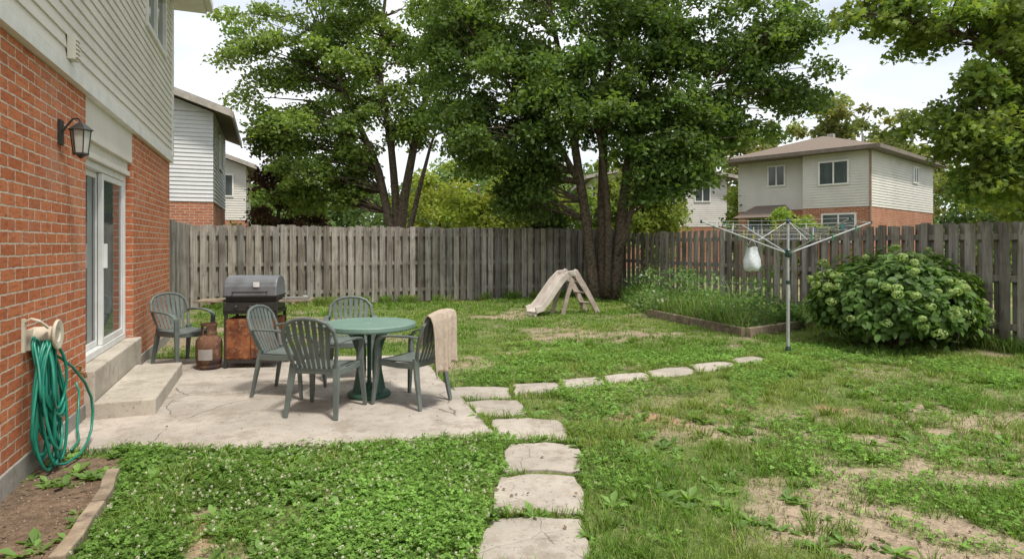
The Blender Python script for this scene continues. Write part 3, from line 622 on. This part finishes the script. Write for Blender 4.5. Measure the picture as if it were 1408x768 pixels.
for (ya,yb,dens,hm,wm) in ((2.2,4.0,4000,.046,.0042),(4.0,6.0,3200,.044,.005),(6.0,9.0,2000,.040,.007),(9,12.5,1200,.042,.010),(12.5,18.8,800,.050,.014)):
    w0=.9*yb+.6; A=2*w0*(yb-ya); nt=int(A*dens/14)
    tx=rng.uniform(-w0,w0,nt); ty=rng.uniform(ya,yb,nt); ok=(np.abs(tx)<.9*ty+.5)&yardok(tx,ty); tx=tx[ok];ty=ty[ok]
    k=14; ti=np.repeat(np.arange(len(tx)),k); sp=rng.uniform(.02,.07,len(tx))[ti]
    dx=rng.normal(size=len(ti));dy=rng.normal(size=len(ti)); x=tx[ti]+dx*sp;y=ty[ti]+dy*sp
    b=bareness(x,y); dn=vnoise(x,y,1.7,15,3); tr=rng.random(len(tx))[ti]
    clov=(x<-.1)&(y<4.75)
    keep=((.5*tr+.5*rng.random(len(x)))>b*1.15)&~hard(x,y,.08)&yardok(x,y)&~inpoly(x,y,BEDL)&(rng.random(len(x))<.40+dn*1.05)&~(clov&(rng.random(len(x))<.45))
    x=x[keep];y=y[keep];b=b[keep];dx=dx[keep];dy=dy[keep];ti=ti[keep]; n=len(x)
    th=(.5+1.3*vnoise(x,y,2.4,16,2)**2*2)*rng.uniform(.65,1.5,len(tx))[ti]
    h=hm*th*rng.uniform(.6,1.3,n)*(1-.3*b); w=wm*rng.uniform(.7,1.4,n); l=rng.uniform(.2,1.0,n)
    dv=np.stack([dx,dy,0*dx],1)+rng.normal(size=(n,3))*.6; dv[:,2]=0; dv/=np.linalg.norm(dv,axis=1)[:,None]+1e-6
    P=np.stack([x,y,gz(x,y)-.004],1)
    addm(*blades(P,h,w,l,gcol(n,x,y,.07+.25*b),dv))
# coarse grass tufts
nt=760; tx=rng.uniform(-.3,7.5,nt);ty=2.6+rng.random(nt)*7.5; tx=np.concatenate([tx,rng.uniform(-2.6,-.1,70)]);ty=np.concatenate([ty,rng.uniform(2.6,4.7,70)])
k=(vnoise(tx,ty,1.1,91,2)>.42); tx=tx[k];ty=ty[k]; ti=np.repeat(np.arange(len(tx)),38); dx=rng.normal(size=len(ti));dy=rng.normal(size=len(ti)); sp=rng.uniform(.012,.04,len(tx))[ti]
x=tx[ti]+dx*sp;y=ty[ti]+dy*sp;k=~hard(x,y)&yardok(x,y)&~inpoly(x,y,BEDL);x=x[k];y=y[k];dx=dx[k];dy=dy[k];ti=ti[k];n=len(x)
dv=np.stack([dx,dy,0*dx],1)+rng.normal(size=(n,3))*.3; dv[:,2]=0; dv/=np.linalg.norm(dv,axis=1)[:,None]+1e-6
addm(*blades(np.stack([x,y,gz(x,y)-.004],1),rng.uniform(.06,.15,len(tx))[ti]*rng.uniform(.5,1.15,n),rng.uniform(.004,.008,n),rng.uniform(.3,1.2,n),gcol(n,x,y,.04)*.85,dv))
def edge_grass(pts,n,spread,hm,wm,thr=.42):
    x=[];y=[]
    for a,b in zip(pts[:-1],pts[1:]):
        t=rng.random(n); x.append(a[0]+(b[0]-a[0])*t+rng.normal(size=n)*spread); y.append(a[1]+(b[1]-a[1])*t+rng.normal(size=n)*spread)
    x=np.concatenate(x);y=np.concatenate(y)
    cl=vnoise(x,y,3.0,44,2); k=yardok(x,y)&~hard(x,y,.09)&(cl>thr)&~inpoly(x,y,BEDL); x=x[k];y=y[k];n=len(x)
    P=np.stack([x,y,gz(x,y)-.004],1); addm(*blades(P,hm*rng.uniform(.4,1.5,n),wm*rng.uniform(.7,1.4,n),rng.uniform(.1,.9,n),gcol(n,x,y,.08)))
edge_grass([tuple(HW(0,SB-.12))[:2],tuple(HW(5,SB-.12))[:2],tuple(HW(XR-.1,SB-.12))[:2]],7000,.09,.22,.012)
edge_grass([tuple(HW(XR-.1,3))[:2],tuple(HW(XR-.1,9))[:2],tuple(HW(XR-.1,SB-.2))[:2]],6000,.10,.22,.010)
edge_grass([PATIO[i] for i in range(0,14)],800,.03,.075,.005)
for s in SLABS: edge_grass(s+[s[0]],150,.022,.055,.0045,.36)
n=20000; x=rng.uniform(2.6,6.4,n);y=rng.uniform(10.2,17.4,n); k=inpoly(x,y,GBED)&yardok(x,y)&(vnoise(x,y,1.0,56,2)>.36); x=x[k];y=y[k];n=len(x); hz=vnoise(x,y,1.6,55,3)
addm(*blades(np.stack([x,y,0*x],1),(.12+1.2*hz**2.2)*rng.uniform(.4,1.25,n),rng.uniform(.007,.017,n),rng.uniform(.2,1.2,n),gcol(n,x,y,.08)*np.array([.9,.9,1.1])))
V=np.concatenate(Vs);F=np.concatenate(Fs);Cc=np.concatenate(Cs); mesh_np('lawn_grass',V,F,M_grassm,Cc)
# leafy weeds of the bed: broad low mounds plus a few tall feathery stems by the fence
n=210; x=rng.uniform(2.9,6.2,n);y=rng.uniform(10.6,17,n);k=inpoly(x,y,GBED)&yardok(x,y);x=x[k];y=y[k]
m=85;ci=np.repeat(np.arange(len(x)),m);hh=rng.uniform(.15,.55,len(x))+(rng.random(len(x))<.22)*rng.uniform(.3,.7,len(x)); wd=rng.uniform(.08,.2,len(x))
P=np.stack([x[ci]+rng.normal(size=len(ci))*wd[ci],y[ci]+rng.normal(size=len(ci))*wd[ci],rng.random(len(ci))**.7*hh[ci]],1);T,B,Nn=frames(len(P),(0,0,1),1.3,0)
tint=np.where((rng.random(len(x))<.5)[:,None],np.array([.14,.25,.08]),np.array([.19,.29,.12]))
cl=tint[ci]*(rng.uniform(.65,1.3,len(x))[ci]*rng.uniform(.8,1.2,len(ci)))[:,None]; fl=rng.random(len(P))<.02; cl[fl]=(.6,.6,.55)
V,F,Cc=scatter(*OVAL,P,(rng.uniform(.045,.10,len(x))[ci])*rng.uniform(.5,1.3,len(P)),T,B,Nn,cl); mesh_np('garden_bed_weeds',V,F,M_leafd,Cc)
mb=MB()
def timber(a,b,h=.13,w=.1,k=1,zoff=0):
    a=Vector(a+(h/2-.01+zoff,));b=Vector(b+(h/2-.01+zoff,)); mb.sweep([a,a.lerp(b,.35)+Vector((.01,.01,0)),a.lerp(b,.7),b],(0,0,1),h,w,(k,k,k))
timber((2.93,13.2),(3.4,11.78),.16);timber((3.41,11.74),(3.87,10.33),.16,k=.85);timber((3.93,10.30),(4.7,10.85),.16,k=1.1);timber((4.72,10.88),(5.50,11.47),.16,k=.9)
mb.obj('garden_bed_edging',M_timber,bevel=.008)
mb=MB(); timber((-2.14,2.9),(-2.36,3.52),.10,.075,1.15); timber((-2.37,3.54),(-2.60,4.03),.10,.075,.95); timber((-1.75,1.9),(-2.12,2.86),.10,.075,1); mb.obj('bed_edging',M_timber,bevel=.008)
# clover
n=52000; x=rng.uniform(-2.9,-.02,n);y=rng.uniform(2.3,5.0,n)
n2=90000; x=np.concatenate([x,rng.uniform(-1,6,n2)]); y=np.concatenate([y,rng.uniform(2.6,9.5,n2)])
main=(x<-.0)&(y<4.85)
m1=vnoise(x,y,1.4,61,3); b=bareness(x,y)
k=~hard(x,y,.08)&~inpoly(x,y,BEDL)&yardok(x,y)&(rng.random(len(x))>b*1.5)&((main&(rng.random(len(x))<np.clip((m1-.25)*4.5,.12,1)))|(~main&(m1>.49)))
x=x[k];y=y[k];n=len(x); hz=rng.uniform(.015,.07,n)*(.5+1.1*vnoise(x,y,2.2,62,3)); P0=np.stack([x,y,gz(x,y)+hz],1)
nrm=rng.normal(size=(n,3))*.32+np.array([0,0,1]);nrm/=np.linalg.norm(nrm,axis=1)[:,None]
t0=rng.normal(size=(n,3));t0-=nrm*(t0*nrm).sum(1)[:,None];t0/=np.linalg.norm(t0,axis=1)[:,None];b0=np.cross(nrm,t0); Vc=[];Fc=[];Cl=[];o_=0
cb=np.array([.185,.32,.075])*rng.uniform(.5,1.45,n)[:,None]*(.65+.7*vnoise(x,y,1.1,64,3))[:,None]; sz=rng.uniform(.008,.020,n)
for j in range(3):
    a=j*2.094; T=t0*math.cos(a)+b0*math.sin(a); B=np.cross(nrm,T)
    V,F,Cc=scatter([(0,0,0),(.55,.48,.06),(1,.22,.1),(1,-.22,.1),(.55,-.48,.06)],[(0,4,3),(0,3,2),(0,2,1)],P0,sz,T,B,nrm,cb); Vc.append(V);Fc.append(F+o_);Cl.append(Cc);o_+=len(V)
mesh_np('clover_patch',np.concatenate(Vc),np.concatenate(Fc),M_leafd,np.concatenate(Cl))
n=620; x=np.concatenate([rng.uniform(-2.4,-.1,n),rng.uniform(.5,5,90)]);y=np.concatenate([rng.uniform(2.6,4.8,n),rng.uniform(3,9,90)]);k=~hard(x,y)&~inpoly(x,y,BEDL)&(vnoise(x,y,1.4,63,2)>.35);x=x[k];y=y[k]; m=14;ci=np.repeat(np.arange(len(x)),m);d=rng.normal(size=(len(ci),3));d/=np.linalg.norm(d,axis=1)[:,None]
P=np.stack([x[ci],y[ci],(gz(x,y)+rng.uniform(.05,.09,len(x)))[ci]],1)+d*.0075; t=rng.normal(size=d.shape);t-=d*(t*d).sum(1)[:,None];t/=np.linalg.norm(t,axis=1)[:,None]
V,F,Cc=scatter([(-.5,0,0),(0,.5,.1),(.5,0,0),(0,-.5,.1)],[(0,2,1),(0,3,2)],P,.008,t,np.cross(d,t),d,np.array([.64,.64,.54])*rng.uniform(.8,1.2,len(P))[:,None]); mesh_np('clover_flowers',V,F,M_leafd,Cc)
def rosettes(name,x,y,rad,col,nl=11):
    n=len(x);ri=np.repeat(np.arange(n),nl); a=rng.random(len(ri))*6.283; up=rng.uniform(.15,1.1,len(ri)); T=np.stack([np.cos(a),np.sin(a),up],1);T/=np.linalg.norm(T,axis=1)[:,None]
    B=np.stack([-np.sin(a),np.cos(a),0*a],1)+rng.normal(size=(len(ri),3))*.15; B-=T*(B*T).sum(1)[:,None];B/=np.linalg.norm(B,axis=1)[:,None]; Nn=np.cross(T,B)
    P=np.stack([x,y,gz(x,y)],1)[ri]; tv=[(0,0,0),(.3,.10,.02),(.65,.2,0),(1,0,-.22),(.65,-.2,0),(.3,-.10,.02),(.5,0,-.04)]
    V,F,Cc=scatter(tv,OVAL[1],P,np.asarray(rad)[ri]*rng.uniform(.5,1.2,len(ri)),T,B,Nn,np.array(col)*(rng.uniform(.7,1.25,n)[ri]*rng.uniform(.75,1.25,len(ri)))[:,None]); return mesh_np(name,V,F,M_leaf,Cc)
n=1900; x=rng.uniform(-.2,6.5,n);y=2.5+rng.random(n)**1.1*7; n3=260; x=np.concatenate([x,rng.uniform(-2.75,-1.0,n3),rng.uniform(-2.5,-.1,330),rng.uniform(-3.3,-2.5,26)]);y=np.concatenate([y,rng.uniform(4.05,4.62,n3),rng.uniform(2.6,4.7,330),rng.uniform(3.9,4.5,26)])
cl=vnoise(x,y,1.3,71,3)
k=~hard(x,y)&yardok(x,y)&((cl>.48)|(x<-1)); x=x[k];y=y[k]; rosettes('broadleaf_weeds',x,y,rng.uniform(.035,.11,len(x)),(.19,.32,.085))
rosettes('path_weeds',np.array([.12,.2,-.02,.4,-.3,.05,.55,1.0,-.15,-2.7,-2.9,.42,-.2,-.1,.5]),np.array([3.5,4.84,4.86,3.5,5.47,5.46,6.9,7.0,6.1,4.45,4.5,2.88,4.9,4.85,4.8]),np.array([.10,.10,.08,.06,.09,.07,.07,.08,.08,.12,.1,.09,.1,.08,.09]),(.19,.33,.08),14)
n=2600; x=rng.uniform(-3.4,-1.5,n);y=rng.uniform(1.8,4.5,n);k=inpoly(x,y,BEDL);x=x[k];y=y[k]
x2=rng.uniform(-.2,5,2500);y2=rng.uniform(2.7,6.5,2500);k=(bareness(x2,y2)>.35)&~hard(x2,y2);x=np.concatenate([x,x2[k]]);y=np.concatenate([y,y2[k]])
T,B,Nn=frames(len(x)); P=np.stack([x,y,gz(x,y)+.012],1); octv=[(1,0,0),(-1,0,0),(0,1,0),(0,-1,0),(0,0,.7),(0,0,-.7)];octf=[(0,2,4),(2,1,4),(1,3,4),(3,0,4),(2,0,5),(1,2,5),(3,1,5),(0,3,5)]
V,F,Cc=scatter(octv,octf,P,rng.uniform(.003,.012,len(x)),T,B,Nn,np.array([.24,.185,.13])*rng.uniform(.6,1.6,len(x))[:,None]); mesh_np('soil_clods',V,F,M_debris,Cc)
n=560; x=rng.uniform(-4.5,6,n);y=rng.uniform(2.8,9,n);xl=(x-O.x)*N.x+y*N.y; k=xl>.1; x=x[k];y=y[k]; pin=inpoly(x,y,PATIO); T,B,Nn=frames(len(x),(0,0,1),5,0)
zz=np.where(pin,.036,gz(x,y)+.03); V,F,Cc=scatter(*LEAF,np.stack([x,y,zz],1),np.where(pin,.02,.03)*rng.uniform(.5,1.3,len(x)),T,B,Nn,np.array([.16,.11,.06])*rng.uniform(.4,1.6,len(x))[:,None]); mesh_np('dead_leaves',V,F,M_debris,Cc)
# ------------------------------------------------------------------ chairs
cf=MB()
rim=[(-.19,-.19,.42),(-.225,-.235,.56),(-.245,-.275,.67),(-.235,-.31,.77),(-.18,-.335,.835),(-.10,-.347,.865),(0,-.352,.875),(.10,-.347,.865),(.18,-.335,.835),(.235,-.31,.77),(.245,-.275,.67),(.225,-.235,.56),(.19,-.19,.42)]
cf.tube(rim,[.018]*13,8)
for i in range(7):
    t=(i-3)/3; xb=.135*t; xt=.185*t; zt=.868-.06*abs(t)**2.2
    cf.sweep([(xb,-.20+.01*abs(t),.425),(xb*1.12,-.25,.56),(xt*.98,-.30,.70),(xt,-.346+.02*abs(t)**2,zt)],(1,0,0),[.03,.036,.043,.046],.009)
for sx in (-1,1):
    cf.sweep([(sx*.235,-.275,.655),(sx*.262,-.18,.668),(sx*.275,0,.665),(sx*.272,.13,.652),(sx*.262,.20,.625),(sx*.252,.235,.57)],(1,0,0),[.035,.045,.058,.06,.055,.05],.018)
    cf.sweep([(sx*.250,.232,.60),(sx*.242,.225,.44),(sx*.256,.25,.2),(sx*.27,.27,0)],(1,0,0),[.05,.062,.048,.036],[.026,.035,.028,.024])
    cf.sweep([(sx*.20,-.19,.46),(sx*.215,-.215,.3),(sx*.235,-.27,0)],(1,0,0),[.062,.055,.038],[.03,.03,.024])
    cf.sweep([(sx*.225,-.2,.395),(sx*.235,0,.39),(sx*.242,.22,.40)],(0,0,1),.055,.012)
cf.sweep([(-.24,.235,.395),(0,.245,.385),(.24,.235,.395)],(0,0,1),.06,.012); cf.sweep([(-.21,-.2,.40),(.21,-.2,.40)],(0,0,1),.05,.012)
gx=[-.235+.47*i/10 for i in range(11)]; gy=[-.21+.46*j/8 for j in range(9)]; q=11
vs=[(a*(1-.12*(1-(b+.21)/.46)),b,.428-.022*(1-(a/.235)**2)*(1-((b+.0)/.25)**2 if abs(b)<.25 else 0)-(.02 if b>.24 else 0)) for b in gy for a in gx]
vs2=[(p[0],p[1],p[2]-.010) for p in vs]; fs=[]
for j in range(8):
    for i in range(10):
        a=j*q+i; fs.append((a,a+1,a+q+1,a+q)); fs.append((a+99,a+q+99,a+q+100,a+100))
bd=[i for i in range(11)]+[j*q+10 for j in range(1,9)]+[8*q+i for i in range(9,-1,-1)]+[j*q for j in range(7,0,-1)]
for i in range(len(bd)): a=bd[i];b_=bd[(i+1)%len(bd)]; fs.append((a,a+99,b_+99,b_))
cf.add(vs+vs2,fs)
chair_me=cf.mesh('patio_chair',M_chair)
def chair(x,y,deg):
    o=bpy.data.objects.new('patio_chair',chair_me); link(o); z=.034
    o.location=(x,y,z); o.rotation_euler=(0,0,math.radians(deg)); m=o.modifiers.new('b','BEVEL'); m.width=.004;m.segments=2;m.limit_method='ANGLE'; m.angle_limit=.6; return o
chair(-1.70,5.62,-10); chair(-2.28,6.32,-98); chair(-1.86,7.12,194); c4=chair(-.95,5.95,60); chair(-4.17,7.85,-118)
# towel draped over the chair back
TW=MB(); nu,nv=40,56; path=[(-.255,.60),(-.275,.69),(-.30,.78),(-.322,.855),(-.335,.893),(-.356,.905),(-.378,.893),(-.392,.84),(-.395,.74),(-.39,.62),(-.388,.50),(-.39,.40)]
vs=[]
for j in range(nv):
    fj=j/(nv-1); t=fj*(len(path)-1); i=min(int(t),len(path)-2); f=t-i; py=path[i][0]*(1-f)+path[i+1][0]*f; pz=path[i][1]*(1-f)+path[i+1][1]*f
    out=max(0,(fj-.46)/.54); inn=max(0,(.38-fj)/.38); k=out+inn*.6
    for a in range(nu):
        uu=a/(nu-1); 
        fold=.034*math.sin(uu*13+.6+.8*out)+.020*math.sin(uu*24+2*out)+.006*math.sin(uu*47+5*fj)
        wid=.40*(1-.22*out); xx=-.04-wid/2+wid*uu+.02*out*math.sin(fj*5)
        archz=-.35*max(0,abs(xx)-.06)**1.3
        hem=(-.07*(1-uu)*out+.025*math.sin(uu*9)*out)
        vs.append((xx,py-(abs(fold)+.008)*k*(1 if fj>.42 else -1)-.002,pz+archz*(1-.3*out)+hem))
fs=[(j*nu+i,j*nu+i+1,(j+1)*nu+i+1,(j+1)*nu+i) for j in range(nv-1) for i in range(nu-1)]
TW.add(vs,fs); tw=TW.obj('towel',M_towel,smooth=True,loc=c4.location,rz=c4.rotation_euler[2]); m=tw.modifiers.new('s','SOLIDIFY');m.thickness=.008;m.offset=0
# ------------------------------------------------------------------ table
TB=empty('patio_table',(-1.43,6.19,.033),.35)
mb=MB(); mb.lathe([(.03,.70),(.36,.698),(.43,.685),(.455,.675),(.462,.69),(.462,.722),(.452,.730),(.43,.726),(.1,.728),(.035,.727),(.028,.722)],48)
mb.obj('table_top',M_tabletop,TB,smooth=False,bevel=.002)
mb=MB()
for k in range(4):
    a=k*math.pi/2+.5; ca,sa=math.cos(a),math.sin(a)
    mb.sweep([(ca*.26,sa*.26,.695),(ca*.17,sa*.17,.60),(ca*.115,sa*.115,.45),(ca*.115,sa*.115,.25),(ca*.16,sa*.16,.0)],(-sa,ca,0),[.12,.095,.075,.075,.09],[.03,.03,.028,.028,.04])
mb.lathe([(.02,.05),(.02,.70)],10); mb.lathe([(.21,.0),(.215,.03),(.19,.05),(.06,.075),(.03,.13)],28)
mb.obj('table_legs',M_tableleg,TB,bevel=.004)
# ------------------------------------------------------------------ grill
GR=empty('barbecue_grill',(-3.22,7.78,.033),math.radians(6))
mb=MB(); mb.box(-.30,.30,-.215,.20,.10,.60); mb.box(-.30,-.005,-.228,-.218,.12,.585); mb.box(.005,.30,-.228,-.218,.12,.585); mb.obj('rusty_cabinet',M_rust,GR,bevel=.006)
mb=MB()
for sx in (-1,1):
    for sy in (-1,1): mb.box(sx*.295-.018,sx*.295+.018,sy*.21-.018,sy*.21+.018,.0 if sx<0 else .06,.70)
mb.box(-.32,.32,-.235,.22,.66,.70); mb.box(-.315,.315,-.25,-.20,.70,.80); mb.box(-.30,.30,-.20,.21,.70,.87); mb.box(-.30,.30,-.22,-.19,.06,.10)
for sx in (-1,1): mb.lathe([(.03,-.02),(.07,-.02),(.07,.02),(.03,.02)],20,Matrix.Translation((sx*.33,.2,.07))@Matrix.Rotation(math.pi/2,4,'Y'))
for k in range(3): mb.lathe([(.022,0),(.022,.02),(.016,.03)],14,Matrix.Translation((-.16+.16*k,-.25,.75))@Matrix.Rotation(math.pi/2,4,'X'))
mb.obj('frame_and_firebox',M_black,GR,bevel=.004)
mb=MB(); prof=[]
for k in range(13):
    a=math.pi*k/12; prof.append((-.03-.215*math.cos(a),.875+.25*math.sin(a)**.55))
vs=[(-.31,y_,z_) for y_,z_ in prof]+[(.31,y_,z_) for y_,z_ in prof]; q=len(prof)
mb.add(vs,[(i,i+1,q+i+1,q+i) for i in range(q-1)]+[tuple(range(q))[::-1],tuple(range(q,2*q))]); mb.obj('lid',M_lid,GR,bevel=.012)
mb=MB(); mb.tube([(-.2,-.25,.93),(-.2,-.29,.93),(.2,-.29,.93),(.2,-.25,.93)],.010,8); mb.box(-.315,.315,-.252,.19,.868,.885); mb.obj('handle',M_black,GR)
mb=MB(); mb.box(.04,.11,-.252,-.244,.99,1.05,(.75,.73,.7)); mb.obj('thermometer',M_col,GR)
mb=MB()
for sx in (-1,1):
    for k in range(4): kk=random.uniform(.8,1.1); mb.box(min(sx*.325,sx*.68),max(sx*.325,sx*.68),-.2+k*.1,-.11+k*.1,.80,.822,(kk,kk,kk))
    mb.box(sx*.5-.02,sx*.5+.02,-.2,.19,.775,.798)
mb.obj('side_shelves',M_timber,GR,bevel=.003)
mb=MB(); 
for k in range(3): mb.tube([(.40+.06*k,-.18,.832),(.43+.06*k,.12,.838)],.008,6,(.3,.3,.3))
mb.box(.36,.66,-.16,.0,.823,.85,(.22,.21,.19)); mb.lathe([(.03,.823),(.03,.85),(.02,.86)],12,Matrix.Translation((.58,.08,0)),(.4,.38,.34)); mb.obj('utensils',M_col,GR,bevel=.003)
# propane tank
PT=empty('propane_tank',(-3.70,7.55,.033),.4)
mb=MB(); mb.lathe([(.12,0),(.135,.0),(.135,.05),(.128,.055),(.142,.07),(.148,.12),(.15,.30),(.143,.35),(.11,.395),(.07,.41),(.03,.415)],28); mb.obj('tank_body',M_tank,PT,smooth=True)
mb=MB()
for a0 in (.3,2.4,4.5):
    pts=[(.085*math.cos(a0+k*.17),.085*math.sin(a0+k*.17),.455) for k in range(10)]; mb.sweep(pts,(0,0,1),[.13]*10,.006)
mb.sweep([(.088*math.cos(k*.2618),.088*math.sin(k*.2618),.535) for k in range(25)],(0,0,1),.03,.014); mb.lathe([(.02,.40),(.02,.47),(.035,.475),(.035,.50),(.02,.505)],12); mb.obj('collar_and_valve',M_tank,PT)
mb=MB(); pts=[]
for zz in (.12,.25):
    for k in range(9): a=-2.4+k*.14; pts.append((.153*math.cos(a),.153*math.sin(a),zz))
mb.add(pts,[(i,i+1,i+10,i+9) for i in range(8)],(.34,.31,.28)); mb.obj('tank_label',M_col,PT)
# ------------------------------------------------------------------ toddler slide
SL=empty('toddler_slide',(1.12,13.7,0),math.radians(-12))
mb=MB()
ch=[(.18,0,.86),(.02,-.05,.84),(-.12,-.16,.68),(-.26,-.30,.46),(-.38,-.42,.26),(-.48,-.52,.13),(-.60,-.63,.09)]
d2=Vector((-1,-.95,0)).normalized(); sd=Vector((-d2.y,d2.x,0))
mb.sweep(ch,sd,.36,.03); 
for s_ in (-1,1): mb.sweep([Vector(p)+sd*.19*s_+Vector((0,0,.05)) for p in ch],sd,.035,.14)
mb.sweep([(-.57,-.60,.10),(-.6,-.63,.0)],sd,.36,.05)
mb.obj('chute',M_slide,SL,bevel=.01)
mb=MB()
for s_ in (-1,1):
    top=Vector((.16,.02,.93))+sd*.19*s_; mb.sweep([top+Vector((-.04,0,.02)),top,Vector((.42,.22,.45))+sd*.2*s_,Vector((.62,.38,0))+sd*.22*s_],sd,.035,[.12,.16,.13,.12]); mb.sweep([Vector((.12,.0,.80))+sd*.18*s_,Vector((.0,-.08,.4))+sd*.19*s_,Vector((-.1,-.14,0))+sd*.2*s_],sd,.03,[.12,.10,.10])
for k in range(3):
    t=.2+k*.27; p=Vector((.16,.02,.88)).lerp(Vector((.62,.38,0)),t); mb.sweep([p-sd*.19,p+sd*.19],(1,.6,0),.12,.03)
mb.obj('ladder',simple('slide_ladder',(.42,.35,.30),(.30,.24,.20),5,.6),SL,bevel=.008)
# ------------------------------------------------------------------ rotary clothesline
CL=empty('rotary_clothesline',(3.92,8.78,0),math.radians(8))
mb=MB(); mb.tube([(0,0,0),(0,0,1.0)],.024,12); mb.tube([(0,0,1.0),(0,0,1.90)],.019,12)
tips=[]
for k in range(4):
    a=k*math.pi/2; ca,sa=math.cos(a),math.sin(a); tip=Vector((1.30*ca,1.30*sa,1.86)); tips.append(tip); mb.tube([(.03*ca,.03*sa,1.42),tip],.011,8); mb.tube([(.02*ca,.02*sa,1.86),(.45*ca,.45*sa,1.60)],.006,6)
mb.obj('pole_and_arms',M_alu,CL,smooth=False)
mb=MB(); mb.lathe([(.03,1.36),(.045,1.38),(.045,1.46),(.03,1.48)],12); mb.lathe([(.028,.98),(.03,1.0),(.028,1.03)],12); mb.lathe([(.03,1.84),(.035,1.87),(.02,1.92)],12); mb.lathe([(.04,-.02),(.04,.06),(.028,.10)],12)
for t in tips: mb.lathe([(.014,-.02),(.016,.0),(.012,.02)],8,Matrix.Translation(t))
mb.obj('hub',M_dkgreen,CL)
mb=MB(); H0=Vector((0,0,1.42))
for f in (.44,.58,.72,.86,.98):
    for k in range(4):
        a=H0.lerp(tips[k],f);b_=H0.lerp(tips[(k+1)%4],f); 
        a=a+Vector((0,0,.012));b_=b_+Vector((0,0,.012)); mb.tube([a,a.lerp(b_,.5)-Vector((0,0,.015*f)),b_],.0022,4)
mb.obj('lines',simple('line_cord',(.5,.52,.50),None,5,.6),CL)
mb=MB(); pc=[(.40,.36,.06),(.05,.25,.1),(.5,.5,.45),(.06,.13,.3),(.42,.36,.25)]
for k in range(30):
    f=random.choice((.58,.72,.86,.98)); s_=random.choice((0,1,2,3)); t=random.random(); a=H0.lerp(tips[s_],f);b_=H0.lerp(tips[(s_+1)%4],f); p=a.lerp(b_,t)
    mb.box(p.x-.007,p.x+.007,p.y-.007,p.y+.007,p.z-.075,p.z+.02,random.choice(pc))
mb.obj('clothes_pegs',M_col,CL)
mb=MB(); prof=[(.05,-.34),(.10,-.33),(.115,-.27),(.11,-.18),(.085,-.1),(.075,-.03),(.08,.0)]; q=20
bp=H0.lerp(tips[2],.42)+Vector((0,0,-.10))
vs=[]
for i,(r_,z_) in enumerate(prof):
    for j in range(q):
        a=2*math.pi*j/q; rr=r_*(1+.09*math.sin(a*4+i)+.06*math.sin(a*7+i*2)); vs.append((bp.x+rr*math.cos(a),bp.y+rr*.8*math.sin(a),bp.z+z_+.01*math.sin(a*3+i)))
mb.add(vs,[(i*q+j,i*q+(j+1)%q,(i+1)*q+(j+1)%q,(i+1)*q+j) for i in range(len(prof)-1) for j in range(q)]+[tuple(range(q))[::-1]])
mb.tube([(bp.x-.07,bp.y,bp.z),(bp.x,bp.y,bp.z+.12),(bp.x+.07,bp.y,bp.z)],.004,5); mb.obj('peg_bag',M_bag,CL,smooth=True)
# ------------------------------------------------------------------ world, sun, camera
w=bpy.data.worlds.new("World"); scene.world=w; w.use_nodes=True; nt=w.node_tree; bg=nt.nodes['Background']
el,az=math.radians(63),math.radians(138)
sk=nt.nodes.new('ShaderNodeTexSky'); sk.sky_type='NISHITA'; sk.sun_disc=False; sk.sun_elevation=el; sk.sun_rotation=az
tc=nt.nodes.new('ShaderNodeTexCoord'); mp=nt.nodes.new('ShaderNodeMapping'); mp.inputs['Scale'].default_value=(1,1,2.2); nt.links.new(tc.outputs['Generated'],mp.inputs[0])
nz=nt.nodes.new('ShaderNodeTexNoise'); nz.inputs['Scale'].default_value=2.2; nz.inputs['Detail'].default_value=4; nt.links.new(mp.outputs[0],nz.inputs['Vector'])
mr=nt.nodes.new('ShaderNodeMapRange'); mr.inputs[1].default_value=.35; mr.inputs[2].default_value=.62; mr.inputs[3].default_value=.5; mr.inputs[4].default_value=1.0; nt.links.new(nz.outputs[0],mr.inputs[0])
mx=nt.nodes.new('ShaderNodeMix'); mx.data_type='RGBA'; nt.links.new(mr.outputs[0],mx.inputs[0]); nt.links.new(sk.outputs[0],mx.inputs[6]); mx.inputs[7].default_value=(8.4,8.5,8.6,1)
nt.links.new(mx.outputs[2],bg.inputs[0]); bg.inputs[1].default_value=.15
sv=Vector((math.sin(az)*math.cos(el),math.cos(az)*math.cos(el),math.sin(el)))
sl=bpy.data.lights.new('sun','SUN'); sl.energy=4.0; sl.angle=math.radians(8); sl.color=(1,.95,.87); so=bpy.data.objects.new('sun',sl); link(so); so.rotation_euler=sv.to_track_quat('Z','Y').to_euler(); so.location=(5,-5,20)
cam=bpy.data.cameras.new('camera'); co=bpy.data.objects.new('camera',cam); link(co); co.location=(0,0,1.55); co.rotation_euler=(math.radians(90),0,0)
cam.sensor_width=36; cam.lens=36*850/1408; cam.shift_y=-49/1408; cam.clip_end=1500; cam.clip_start=.05
scene.camera=co
scene.view_settings.view_transform='Standard'; scene.view_settings.look='None'; scene.view_settings.exposure=0
